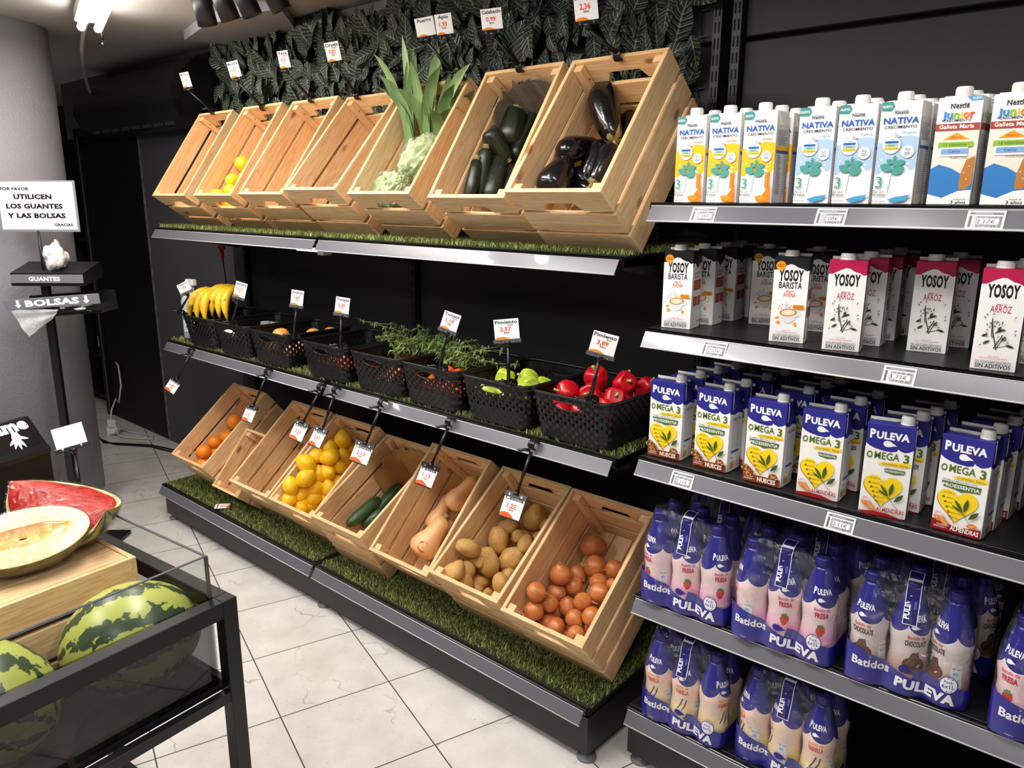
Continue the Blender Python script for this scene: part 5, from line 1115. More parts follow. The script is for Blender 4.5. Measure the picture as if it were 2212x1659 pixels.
def puleva(nut, big, red, base):
    w, d, h = .093, .063, .204; a = Art(); X = lambda f: f*w; Y = lambda f: (1-f)*h; B = '#2b2a86'
    a.rect(.0008, .0008, w-.0008, Y(.2), '#efedea')
    lob = [(0, .215), (.08, .245), (.2, .268), (.38, .285), (.55, .29), (.66, .275), (.685, .245), (.72, .262), (.82, .278), (.93, .262), (1, .235)]
    a.poly([(X(u), Y(v)) for u, v in lob]+[(w, h-.0008), (0, h-.0008)], B)
    a.text('P', X(.13), Y(.155), .0185, '#f2f1f0', X(.12), .045); a.text('ULEVA', X(.55), Y(.155), .0150, '#f2f1f0', X(.68), .045); a.drop(X(.50), Y(.205), .0125, '#f2f1f0')
    G = '#55702a'
    a.text('O', X(.11), Y(.375), .0145, G, X(.13), .03); a.text('MEGA', X(.47), Y(.375), .0155, G, X(.52), .02); a.text('3', X(.87), Y(.382), .0175, G, X(.12), .03)
    a.poly([(X(.30), Y(.415)), (X(.60), Y(.395)), (X(.96), Y(.385)), (X(.98), Y(.425)), (X(.86), Y(.44)), (X(.34), Y(.44))], '#f4cf2c'); a.text('Corazón Sano', X(.66), Y(.43), .0048, '#5a5a20', X(.54), .008)
    if big:
        a.text('FORMULA MEJORADA CON', X(.45), Y(.468), .0034, '#8a8a8a', X(.68), .005); a.poly([(X(.10), Y(.478)), (X(.88), Y(.478)), (X(.86), Y(.54)), (X(.62), Y(.548)), (X(.50), Y(.565)), (X(.38), Y(.548)), (X(.14), Y(.535))], '#4f6a35'); a.text('PROESSENTIA', X(.49), Y(.53), .0072, '#f2f1ec', X(.72), .02)
    else:
        a.text('FORMULA MEJORADA CON', X(.66), Y(.468), .0018, '#8a8a8a', X(.4)); a.poly([(X(.44), Y(.472)), (X(.88), Y(.472)), (X(.87), Y(.51)), (X(.66), Y(.525)), (X(.46), Y(.508))], '#4f6a35'); a.text('PROESSENTIA', X(.66), Y(.503), .0042, '#f2f1ec', X(.4), .015)
    hp = []
    for i in range(40):
        t = 2*PI*i/40; hp.append((X(.46)+X(.40)*(math.sin(t)**3), Y(.70)+X(.40)*(.85*math.cos(t)-.33*math.cos(2*t)-.13*math.cos(3*t)-.06*math.cos(4*t))))
    a.poly([(u-.0012, v-.0012) for u, v in hp], '#a8501c'); a.poly(hp, '#f6d21c')
    a.text('AYUDA A:', X(.28), Y(.60), .0036, '#6a5a1c', X(.22), .008)
    for i, tx in enumerate(('Colesterol', 'Tensión', 'Células', 'Fluidez de la Sangre', 'Arterias')):
        u = .16+.045*i; v = .643+.048*i; a.ell(X(u+.02), Y(v), .0024, .0024, '#4a4a1c', 12); a.text(str(i+1), X(u+.02), Y(v)-.0011, .0022, '#f6e8a0'); a.text(tx, X(u+.06), Y(v)-.0013, .0028, '#5a4a1c', X(.016*len(tx)), .006, 'l')
    a.line([(X(.42), Y(.66)), (X(.58), Y(.76)), (X(.72), Y(.85)), (X(.84), Y(.90))], .001, '#5a5a2c')
    for (u, v, l, ww, an) in ((.60, .76, .030, .0028, 128), (.62, .76, .030, .0042, 82), (.72, .82, .026, .0046, 48), (.6, .77, .026, .0022, 150)): a.leaf(X(u), Y(v), l, ww, an, '#3d5a22')
    for (u, v) in ((.0, .87), (.5, .9)): pass
    r = random.Random(8)
    if nut == 'NUECES':
        a.rect(.0008, .0008, w-.0008, Y(.905), base)
        for (u, v, s_) in ((.08, .845, .011), (.17, .875, .012), (.82, .885, .0115)):
            a.ell(X(u), Y(v), s_, s_*.82, '#7a4520', 16)
            for _ in range(12): a.ell(X(u)+r.gauss(0, s_*.42), Y(v)+r.gauss(0, s_*.3), s_*.26, s_*.18, r.choice(['#c98a4c', '#a8622c', '#d8a468']), 8, r.uniform(0, 3))
        a.text('CON LECHE', X(.20), Y(.935), .0034, '#f2e6da', X(.2), .01); a.text('DESNATADA Y', X(.20), Y(.96), .0034, '#f2e6da', X(.26), .01); a.text('NUECES', X(.66), Y(.965), .0105, '#f7f2ec', X(.48), .03)
    else:
        a.ell(X(.12), Y(.83), .007, .006, '#e8b5c2', 12); a.ell(X(.16), Y(.845), .006, .005, '#f2d5dc', 12)
        if red: a.poly([(.0008, Y(.885)), (X(.25), Y(.905)), (X(.5), Y(.93)), (X(.75), Y(.915)), (w-.0008, Y(.90)), (w-.0008, .0008), (.0008, .0008)], base)
        else: a.poly([(.0008, Y(.965)), (X(.3), Y(.95)), (X(.6), Y(.955)), (w-.0008, Y(1)), (.0008, .0008)], base)
        for (u, v, an) in ((.12, .87, -25), (.20, .862, -35), (.27, .905, -30)) + (((.78, .905, 10),) if red else ()): a.leaf(X(u)-.008, Y(v)+.003, .021, .0056, an, '#d8843a'); a.leaf(X(u)-.006, Y(v)+.003, .015, .0022, an, '#eaa45c')
        if red: a.text('CON LECHE', X(.22), Y(.945), .0034, '#f2dada', X(.2), .01); a.text('DESNATADA Y', X(.2), Y(.968), .0034, '#f2dada', X(.26), .01); a.text('ALMENDRAS', X(.68), Y(.97), .0098, '#f7f2ec', X(.56), .03)
        else: a.text('CON LECHE DESNATADA Y', X(.72), Y(.90), .0026, '#b5606a', X(.4), .008); a.text('ALMENDRAS', X(.67), Y(.94), .0085, '#b02a32', X(.58), .02)
    fr = a.build('front_print', front_f(w, d))
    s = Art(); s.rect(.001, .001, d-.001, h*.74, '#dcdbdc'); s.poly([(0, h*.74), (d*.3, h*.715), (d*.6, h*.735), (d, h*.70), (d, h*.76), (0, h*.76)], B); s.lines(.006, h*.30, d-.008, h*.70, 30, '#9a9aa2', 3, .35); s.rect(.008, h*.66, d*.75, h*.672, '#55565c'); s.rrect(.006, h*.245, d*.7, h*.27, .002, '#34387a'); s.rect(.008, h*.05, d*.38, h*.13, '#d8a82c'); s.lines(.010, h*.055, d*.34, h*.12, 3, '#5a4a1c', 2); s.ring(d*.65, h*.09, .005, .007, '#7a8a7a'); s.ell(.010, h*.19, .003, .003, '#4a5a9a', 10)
    P = carton_meshes(w, d, h, .0125, .019, .028, B, h*.745)
    # printed top flap and the rounded pour spout collar
    return P, fr, s.build('side_print', right_f(w, d)), 'milk_carton'
flap = Art(); flap.rect(-.038, -.002, .008, .018, '#dedddb'); flap.lines(-.034, .002, .002, .014, 3, '#77777c', 6)
flap_me = flap.build('top_print', lambda u, v, e: (u, v, .2042+e+.0*v))
seam = MB().tube([(.0468, -.02, .205), (.0474, -.02, .19), (.0474, -.019, .158)], .0007, 6).mesh('fold_seam', CARTON)
r = random.Random(99)
ROWN = ['in the front row', 'directly behind the front one', 'two behind the front', 'at the far back']
NC = nativa('#f5b91c', 'Cereales', '#c9643a', True); NO = nativa('#a9c3dc', 'Original', '#9ab4cc', False); JU = junior()
z1 = RSH[0][0]
for k, (P, x0, nm, g) in enumerate(((NC, 2.785, 'yellow growing-up milk carton, leftmost column', 'yellow milk cartons'), (NC, 2.866, 'yellow growing-up milk carton, second column', 'yellow milk cartons'), (NC, 2.953, 'yellow growing-up milk carton, third column', 'yellow milk cartons'), (NO, 3.084, 'pale blue growing-up milk carton, leftmost column', 'pale blue milk cartons'), (NO, 3.163, 'pale blue growing-up milk carton, middle column', 'pale blue milk cartons'), (NO, 3.244, 'pale blue growing-up milk carton, rightmost column', 'pale blue milk cartons'), (JU, 3.350, 'biscuit milk carton with red band, left column', 'biscuit milk cartons'), (JU, 3.443, 'biscuit milk carton with red band, right edge column', 'biscuit milk cartons'))):
    for j in range(4 if k in (2, 5) else 3):
        y = -.482+.032+.078*j+r.uniform(0, .008); ro = r.uniform(-.02, .02) if j else 0
        carton(P, T(x0+.0385+.004*j+r.uniform(-.003, .003), y, z1+.0003) @ RZ(ro), nm+', '+ROWN[j], g)
AV = yosoy('#1c1c1e', True); AR = yosoy('#b3184a', False); z2 = RSH[1][0]+.0003
def place_bl(P, bl, ang, z, w, d, label, g):
    q = RZ(R_(ang)); c = Vector((bl[0], bl[1], 0))+(q @ Vector((w/2, d/2, 0))); return carton(P, T(c.x, c.y, z) @ q, label, g)
YW, YD = .0755, .066
for (P, x, y, an, lb) in ((AV, 2.765, -.478, 10, 'oat drink carton with black top at the left end, front row'), (AV, 2.774, -.375, 7, 'oat drink carton with black top, second in the leftmost line'), (AV, 2.782, -.270, 5, 'oat drink carton with black top, third in the leftmost line'), (AV, 2.780, -.172, 3, 'oat drink carton with black top, last in the leftmost line'), (AV, 2.905, -.272, 13, 'oat drink carton half hidden behind the nearest oat carton, on its left'), (AV, 3.053, -.481, 15, 'oat drink carton with black top standing nearest, right of the gap'), (AV, 3.040, -.286, 12, 'oat drink carton half hidden behind the nearest oat carton, on its right')):
    place_bl(P, (x, y), an, z2, YW, YD, lb, 'oat drink cartons')
for (P, x, y, an, lb) in ((AR, 3.181, -.497, 13, 'rice drink carton with magenta top, leftmost in front'), (AR, 3.192, -.390, 8, 'rice drink carton, second in the left line'), (AR, 3.194, -.290, 7, 'rice drink carton, third in the left line'), (AR, 3.198, -.192, 5, 'rice drink carton, last in the left line'), (AR, 3.324, -.387, 9, 'rice drink carton with magenta top, middle one set back'), (AR, 3.345, -.276, 8, 'rice drink carton right behind the middle one'), (AR, 3.469, -.494, 6, 'rice drink carton with magenta top, rightmost and nearest'), (AR, 3.488, -.385, 6, 'rice drink carton behind the rightmost one')):
    place_bl(P, (x, y), an, z2, YW, YD, lb, 'rice drink cartons')
NU = puleva('NUECES', True, True, '#8f3f1d'); AL = puleva('ALMENDRAS', False, False, '#a01c24'); ALR = puleva('ALMENDRAS', True, True, '#9a1a20')
cols_ = [(NU, 2.752, -.492, 4.5, 'walnut milk carton, leftmost column', [0, .083, .166, .25]), (NU, 2.882, -.484, -1, 'walnut milk carton, second column', [0, .072, .172, .262]), (NU, 3.024, -.497, 1.5, 'walnut milk carton, third column', [0, .122, .205, .277]), (AL, 3.155, -.497, 4, 'almond milk carton with pale base, left column', [0, .098, .186]), (AL, 3.300, -.513, 11, 'almond milk carton with pale base, right column', [0, .070, .138, .212]), (ALR, 3.440, -.491, -3, 'almond milk carton with dark red base', [0, .064, .152, .226])]
for (P, x, y, an, lb, offs) in cols_:
    for j, o in enumerate(offs):
        t = place_bl(P, (x+.006*j+(o*.05), y+o), an*(1 if j == 0 else .4), RSH[2][0]+.0004*1+(-.004)*(x-XR)+.001, .093, .063, 'blue topped '+lb+', '+ROWN[j], 'blue topped milk cartons')
        link('top_print', flap_me, t); link('fold_seam', seam, t)

# ================================================================ milkshake bottles in shrink-wrapped packs
PROF = [(0, 0), (.030, .0), (.036, .002), (.0402, .010), (.041, .03), (.0405, .06), (.0378, .088), (.0368, .104), (.0385, .122), (.0405, .138), (.0405, .150), (.0372, .168), (.031, .190), (.0245, .212), (.0192, .230), (.0175, .236)]
def prad(z):
    for i in range(1, len(PROF)-1):
        if PROF[i][1] <= z <= PROF[i+1][1]: f = (z-PROF[i][1])/(PROF[i+1][1]-PROF[i][1]); return PROF[i][0]*(1-f)+PROF[i+1][0]*f
    return .0175
def bottle_mat(name, top, low, zl):
    m, nt, b = new_mat(name); tc = N(nt, 'ShaderNodeTexCoord'); sx = N(nt, 'ShaderNodeSeparateXYZ'); L(nt, tc.outputs['Object'], sx.inputs[0])
    th = math_(nt, 'ARCTAN2', sx.outputs[0], math_(nt, 'MULTIPLY', sx.outputs[1], -1.0))
    sc = math_(nt, 'ABSOLUTE', math_(nt, 'SINE', math_(nt, 'MULTIPLY_ADD', th, 2.0, .9)))
    zs = math_(nt, 'SUBTRACT', .168, math_(nt, 'MULTIPLY', math_(nt, 'POWER', sc, .6), .020))
    isb = math_(nt, 'GREATER_THAN', sx.outputs[2], zs); isw = math_(nt, 'GREATER_THAN', sx.outputs[2], math_(nt, 'SUBTRACT', zs, .0016))
    g = ramp(nt, [(0, low), (.45, low), (.75, top), (1, top)]); L(nt, math_(nt, 'MULTIPLY', sx.outputs[2], 1/.14), g.inputs['Fac'])
    c = mixc(nt, isw, g.outputs['Color'], '#f0eef0'); c = mixc(nt, isb, c, '#29287f'); L(nt, c, b.inputs['Base Color']); b.inputs['Roughness'].default_value = .3; b.inputs['Coat Weight'].default_value = .25
    return m
capb = MB().lathe([(.0178, .0), (.0178, .019), (.0168, .022), (0, .022)], 28)
for i in range(24): capb.box(.0174, .0185, -.0009, .0009, .003, .018, 0, RZ(2*PI*i/24))
bcap = capb.mesh('screw_cap', mat('navy_cap', '#2a2974', .35)); body_mb = MB().lathe(PROF, 40)
def bwrap(u, v, e): r_ = prad(v)+e; al = u/.0385; return (r_*math.sin(al), -r_*math.cos(al), v)
def bottle_kind(nm, top, low, c1, c2, flav):
    a = Art(); a.text('P', -.021, .1785, .0155, '#f0eff0', .0075, .04); a.text('ULEVA', .004, .1785, .0125, '#f0eff0', .0375, .04); a.drop(-.003, .1655, .0085, '#f0eff0')
    a.text('Batido de', .0, .139, .0078, c1, .034, .03); a.text(flav, .0, .1215, .0128, c2, .030 if flav == 'FRESA' else .044 if flav == 'CHOCOLATE' else .036, .045)
    if flav == 'FRESA':
        a.ell(.0, .066, .024, .010, '#ee9fc0', 18, .1); a.ell(.006, .058, .018, .006, '#f6c3d8', 16); a.poly([(-.011, .092), (-.006, .098), (.002, .099), (.010, .094), (.009, .085), (.002, .075), (-.004, .074), (-.010, .083)], '#c9302a')
        r_ = random.Random(1)
        for _ in range(14): a.ell(r_.uniform(-.008, .008), r_.uniform(.079, .094), .0005, .0008, '#eab5a0', 6)
        for an in (20, 70, 110, 160, 140): a.leaf(0, .096, .010, .002, an, '#4f7a2c')
    elif flav == 'CHOCOLATE':
        a.ell(.0, .078, .023, .017, '#4a2c20', 20); a.poly([(-.018, .075), (-.006, .105), (.008, .108), (.012, .09), (.0, .078)], '#5c3829'); a.poly([(.0, .07), (.016, .092), (.022, .078), (.012, .062)], '#6b4433'); a.ell(-.004, .062, .022, .007, '#7a5240', 18); a.line([(-.015, .08), (.0, .1), (.01, .09)], .0012, '#8f6a55'); a.leaf(.004, .072, .012, .002, 40, '#caa088')
    else:
        a.ell(.0, .06, .026, .02, '#f3dfa2', 20); a.ell(-.008, .075, .014, .011, '#f6e8bc', 16); a.line([(-.010, .075), (-.002, .09), (.004, .108)], .0032, '#4a342a'); a.line([(.002, .073), (.010, .088), (.014, .106)], .0032, '#5a4236'); a.leaf(.006, .05, .012, .004, 30, '#5d7a4a')
    for u0 in (.048,):
        a.rect(u0-.011, .048, u0+.011, .106, '#d7d9dc'); a.lines(u0-.009, .05, u0+.009, .075, 7, '#8f949c', 3); a.text('80', u0-.002, .082, .007, '#6fa6cc', None, .02); a.text('40% menos', u0, .095, .003, '#c9555c', .018, .02)
    return body_mb.mesh('bottle_body', bottle_mat(nm, top, low, 0)), a.build('bottle_print', bwrap, mxl=.007, d0=.0002, eps=.00005)
STRAW = bottle_kind('strawberry_sleeve', '#efd2d2', '#efb0cc', '#d8628a', '#c9204a', 'FRESA')
CHOC = bottle_kind('chocolate_sleeve', '#d9cdc9', '#b58a72', '#c9603a', '#4a2a20', 'CHOCOLATE')
VAN = bottle_kind('vanilla_sleeve', '#f2d3c0', '#f0d48a', '#f09a5c', '#e0582c', 'VAINILLA')
BLUEF = mat('navy_printed_film', '#29278a', .25, coat=.3); CLEAR = film_mat('clear_shrink_film', (.985, .985, .99), .055, .015, 22)
def fy(x): return -.041-.0430*(.66+.34*abs(math.cos(PI*x/.082))**1.0)
def band_path(s):
    """s in -1..1 along the front with the ends turning round the sides"""
    if abs(s) <= .72: x = s/.72*.112; return x, fy(x)
    k = (abs(s)-.72)/.28; sg = 1 if s > 0 else -1
    if k < .5: a = k/.5*PI/2; return sg*(.112+.0135*math.sin(a)), fy(.112)+.028*(1-math.cos(a))
    return sg*.1255, fy(.112)+.028+(k-.5)/.5*.075
def band_top(s):
    x = s/.72*.112
    if x < -.13: return .09
    if x < .018: return .098-.052*((x+.13)/.148)**1.1
    return .072-.020*min(1, (x-.018)/.1)
b = MB(); vs = []; n = 56; kz = 6
for i in range(n+1):
    s = -1+2*i/n; x, y = band_path(s); tz = band_top(s)
    for k in range(kz+1):
        f = k/kz; z = .002+(tz-.002)*f; sh = 1-.10*(1-min(1, f*2.4))**2; vs.append((x*(.985+.015*sh), -.041+(y+.041)*sh if y < -.041 else y, z))
b.add(vs, [(i*(kz+1)+k, (i+1)*(kz+1)+k, (i+1)*(kz+1)+k+1, i*(kz+1)+k+1) for i in range(n) for k in range(kz)], 0, None, True); band_me = b.mesh('printed_band', BLUEF)
def fwrap(u, v, e): return (u, fy(u)-.0006-e, v)
a = Art(); a.text('Batidos', -.068, .046, .0185, '#eceaf0', .076, .03, rot=-3); a.text('PULEVA', .042, .019, .0215, '#eceaf0', .118, .05, rot=-5); a.ell(.086, .060, .0175, .020, '#29278a', 24); a.ell(.086, .060, .016, .0185, '#eceaf0', 24); a.text('Pack', .086, .064, .0062, '#29278a', .017, .01); a.text('6x1L', .086, .052, .0092, '#29278a', .024, .01); a.drop(.004, .067, .0155, '#29278a')
band_print = a.build('band_print', fwrap, mxl=.010, d0=.0004, eps=.00006)
b = MB(); vs = []; n = 48; lv = [(.05, 1.0), (.12, 1.0), (.165, .97), (.21, .80), (.245, .66), (.259, .60)]
for i in range(n):
    t = 2*PI*i/n; cx, cy = math.cos(t), math.sin(t); ex_ = .125*(abs(cx)**.35)*(1 if cx >= 0 else -1); ey_ = .0835*(abs(cy)**.35)*(1 if cy >= 0 else -1)
    for (z, k) in lv: kx = 1-(1-k)*.42; ww = .006*math.sin(i*2.1+z*60)*(1 if z > .15 else .2); vs.append((ex_*kx+ww*.4, ey_*k+ww*.3, z+.008*math.sin(i*PI/4)*(1 if z > .2 else 0)))
q = len(lv); fs = [(i*q+k, ((i+1) % n)*q+k, ((i+1) % n)*q+k+1, i*q+k+1) for i in range(n) for k in range(q-1)]+[tuple(i*q+q-1 for i in range(n))]
b.add(vs, fs, 0, None, True); film_me = b.mesh('shrink_film', CLEAR)
sp = [(-.0785, .170), (-.0700, .195), (-.0615, .220), (-.0585, .245), (-.045, .264), (-.02, .268), (.0, .266)]
def strip(u, v, e):
    d_ = v; tot = [0]
    for i in range(len(sp)-1): tot.append(tot[-1]+math.hypot(sp[i+1][0]-sp[i][0], sp[i+1][1]-sp[i][1]))
    d_ = min(max(d_, 0), tot[-1]-1e-6)
    for i in range(len(sp)-1):
        if d_ <= tot[i+1]:
            f = (d_-tot[i])/(tot[i+1]-tot[i]); y = sp[i][0]*(1-f)+sp[i+1][0]*f; z = sp[i][1]*(1-f)+sp[i+1][1]*f; l = tot[i+1]-tot[i]; ny, nz = -(sp[i+1][1]-sp[i][1])/l, (sp[i+1][0]-sp[i][0])/l
            return (u, y+ny*(e+.001), z+nz*(e+.001))
a = Art(); a.rect(-.0145, 0, .0145, .128, '#e6e6ea'); a.rect(-.0130, .0015, .0130, .126, '#211f66'); a.text('PULEVA', -.003, .012, .0105, '#f0f0f4', .052, .045, 'l', 90); a.lines(.004, .02, .009, .07, 1, '#5a58a0', 2); a.ring(.0065, .082, .0022, .003, '#8a88c0')
strap_me = a.build('carry_strap', strip, mxl=.012)
def pack(label, bx, by, bz, rot, kind, turns, group, slope=0):
    M = T(bx, by, bz) @ RY(-slope) @ RZ(R_(rot)); t = thing('bottle_pack', label, 'bottle pack', M, group); body, prn = kind; i = 0
    for yy in (-.0415, .0415):
        for xx in (-.082, 0, .082):
            o = link('bottle', body, t, T(xx, yy, .0005) @ RZ(R_(turns[i % len(turns)]))); link('screw_cap', bcap, o, T(0, 0, .236))
            link('bottle_print', prn, o); i += 1
    bd = link('printed_band', band_me, t); bd['label'] = 'navy printed wrap band'; link('band_print', band_print, bd); link('shrink_film', film_me, t)
    s = link('carry_strap', strap_me, t); s['label'] = 'navy carrying strap'
    return t
z4 = RSH[3][0]; s4 = .017
PK = 'shrink wrapped six pack of %s milkshake bottles, '
for (x, y, rt, kd, fl, tn, lb) in ((2.885, -.446, 3, STRAW, 'pink strawberry', [-25, 30, 42, 10, 70, 120], 'leftmost on the fourth shelf'), (3.153, -.450, 2, STRAW, 'pink strawberry', [-62, 22, 25, 90, 160, 10], 'second on the fourth shelf'), (3.424, -.436, 7, CHOC, 'brown chocolate', [-12, 26, -48, 30, 80, 120], 'on the fourth shelf'), (3.718, -.445, 2, STRAW, 'pink strawberry', [-20, 30, 0, 30, 80, 120], 'cut by the right photo edge')):
    pack(PK % fl+lb, x, y, z4+s4*(x-XR)+.001, rt, kd, tn, 'bottle packs on the fourth shelf', s4)
for (x, kd, fl, lb) in ((2.90, STRAW, 'pink strawberry', 'in shade behind the leftmost pack'), (3.17, STRAW, 'pink strawberry', 'in shade behind the second pack'), (3.44, CHOC, 'brown chocolate', 'in shade behind the front chocolate pack')):
    pack(PK % fl+lb, x, -.258, z4+s4*(x-XR)+.001, 2, kd, [100, 20, 60], 'bottle packs on the fourth shelf', s4)
for (x, y, rt, tn, lb) in ((2.905, -.448, 2, [0, 8, 65, 40, 100, 10], 'left one on the lowest shelf'), (3.180, -.430, 0, [-45, -62, 6, 40, 100, 10], 'right one on the lowest shelf')):
    pack(PK % 'yellow vanilla'+lb, x, y, RSH[4][0]+.001, rt, VAN, tn, 'vanilla bottle packs on the lowest shelf')

# ================================================================ shelf price tickets
def ticket(i, x, z, d, price, lb):
    a = Art(); w, h = .062, .037; a.rect(0, 0, w, h, '#efefee'); a.rrect(.004, h-.0085, w-.003, h-.0035, .001, '#6b6b70'); a.lines(.012, h-.0072, w-.012, h-.0048, 1, '#cfcfd2', 3); a.rrect(.004, .003, .009, h-.0105, .001, '#5b5b60')
    r = random.Random(i); u = .0125
    while u < w-.004: q = r.choice([.0005, .0008, .0012]); a.rect(u, .003, u+q, h-.011, '#4a4a4e'); u += q+r.choice([.0006, .0009])
    a.rrect(.0175, .0085, w-.0085, .0205, .0015, '#efefee'); a.text(price, w*.525, .0105, .0078, '#3a3a3e', .030, .012)
    y0, z0, y1, z1_ = -d-.0035, z-.006, -d-.0245, z-.0455
    ln = math.hypot(y1-y0, z1_-z0); up = Vector((0, (y0-y1)/ln, (z0-z1_)/ln)); ex = Vector((1, 0, 0)); n = ex.cross(up)
    M = basis(Vector((x-w/2, y1+n.y*.0012, z1_+n.z*.0012))+up*.003, ex, up, n)
    t = thing('price_ticket', lb, 'price ticket', M, 'shelf price tickets'); part(MB().box(0, w, 0, h, -.0005, 0), 'ticket_sheet', mat('ticket_stock', '#e6e6e6'), t); link('ticket_print', a.build('ticket_print', eps=.00003, d0=.0001), t)
for i, (x, s_, pr, lb) in enumerate(((2.894, 0, '2.08€', 'leftmost paper shelf ticket reading 2.08€ under the yellow milk cartons'), (3.186, 0, '2.08€', 'paper shelf ticket reading 2.08€ under the pale blue milk cartons'), (3.467, 0, '2.17€', 'paper shelf ticket reading 2.17€ under the biscuit milk cartons'), (2.944, 1, '2.05€', 'paper shelf ticket reading 2.05€ under the oat drink cartons'), (3.354, 1, '1.77€', 'paper shelf ticket reading 1.77€ under the rice drink cartons'), (2.882, 2, '2.11€', 'paper shelf ticket reading 2.11€ under the walnut milk cartons'), (3.273, 2, '2.11€', 'paper shelf ticket reading 2.11€ under the almond milk cartons'))):
    ticket(i, x, RSH[s_][0]+RSH[s_][2]*(x-XR), RSH[s_][1], pr, lb)
# ================================================================ display table with melons
BLK = mat('black_steel_frame', '#111113', .38, spec=.5)
A6 = R_(6); TBM = T(2.287, -1.437, 0) @ RZ(A6)      # local: x back toward the room (negative), y negative toward the viewer
tab = thing('display_table', 'black metal display table with glass sides holding melons', 'table', TBM)
TW, TL_, TH = .654, 1.2, .745; q = .035
for (x, y) in ((0, 0), (-TW, 0), (0, -TL_), (-TW, -TL_)):
    x0 = x-q if x == 0 else x; y0 = y-q if y == 0 else y
    part(MB().box(x0, x0+q, y0, y0+q, 0, TH-.0, c=.0015), 'leg', BLK, tab)
part(MB().box(-TW+q, -q, -q, 0, TH-.04, TH, c=.0015).box(-TW+q, -q, -TL_, -TL_+q, TH-.04, TH, c=.0015).box(-q, 0, -TL_+q, -q, TH-.04, TH, c=.0015).box(-TW, -TW+q, -TL_+q, -q, TH-.04, TH, c=.0015), 'top_frame', BLK, tab)
part(MB().box(-TW+q, -q, -q+.004, -.004, .0, .03, c=.0015).box(-TW+q, -q, -TL_+.004, -TL_+q-.004, 0, .03, c=.0015), 'floor_bar', BLK, tab)
part(MB().box(-TW+q, -q, -.024, -.002, .495, .52, c=.001).box(-TW+q, -q, -TL_+.002, -TL_+.024, .495, .52, c=.001).box(-.024, -.002, -TL_+q, -q, .495, .52, c=.001).box(-TW+.002, -TW+.024, -TL_+q, -q, .495, .52, c=.001), 'shelf_frame', BLK, tab)
DARKG = glass_mat('darker_pane_glass', '#d2d2d4'); CLG = glass_mat('clear_glass', '#f6f8f8', .015); GED = mat('glass_edge', '#55545a', .2)  # lower panes get a darker tint than the upper ones
part(MB().box(-TW+.026, -.026, -TL_+.026, -.026, .5205, .5285), 'glass_shelf', mat('black_glass_shelf', '#1b1b1d', .08, spec=.6), tab)
def pane(x0, x1, y0, y1, z0, z1, m, name):
    p_ = part(MB().box(x0, x1, y0, y1, z0, z1), name, m, tab)
    return p_
for (x0, x1, y0, y1) in ((-.044, -.038, -TL_+.04, -.038), (-TW+.038, -TW+.044, -TL_+.04, -.038), (-TW+.044, -.044, -.044, -.038)):
    pane(x0, x1, y0, y1, .53, TH-.002, DARKG, 'lower_glass_pane'); g_ = pane(x0, x1, y0, y1, TH-.002, .845, CLG, 'upper_glass_pane')
    ed = MB().box(x0, x1, y0, y1, .845, .847); ed.box(x1-.004, x1+.0005, y1-.004, y1+.0005, TH, .846); part(ed, 'pane_edge', GED, g_)
build_crate(KN, T(1.688, -1.563, .7795) @ RZ(A6) @ RX(PI), 'upturned wooden crate on the glass table carrying cut melons')
WM = stripes_mat()
def watermelon(label, P, q_, rx, r_):
    b = MB(); b.ball(lambda t, p: (-rx*math.cos(p), r_*math.sin(p)*math.cos(t), r_*math.sin(p)*math.sin(t)), 40, 26)
    t = thing('watermelon', label, 'watermelon', T(*P) @ q_, 'whole watermelons'); part(b, 'rind', WM, t)
    part(MB().lathe([(.010, 0), (.007, .002), (.003, .003), (0, .002)], 12, 0, T(rx-.001, 0, 0) @ RY(PI/2)), 'stem_scar', mat('stem_scar_brown', '#8a7a52', .8), t); return t
wa = Vector((.80, .52, -.05)).normalized()
def axis_rot(v): v = Vector(v).normalized(); z = Vector((0, 0, 1)); y = z.cross(v).normalized(); return Matrix.Identity(4) if False else basis((0, 0, 0), v, y, v.cross(y))
watermelon('large striped watermelon on the right of the glass table', (2.119, -1.605, .5295+.121), axis_rot((.28, .95, .08)), .146, .121)
watermelon('striped watermelon in the corner nearest the photo edge', (2.150, -1.905, .5295+.123), axis_rot((.62, .70, -.34)), .142, .1228)
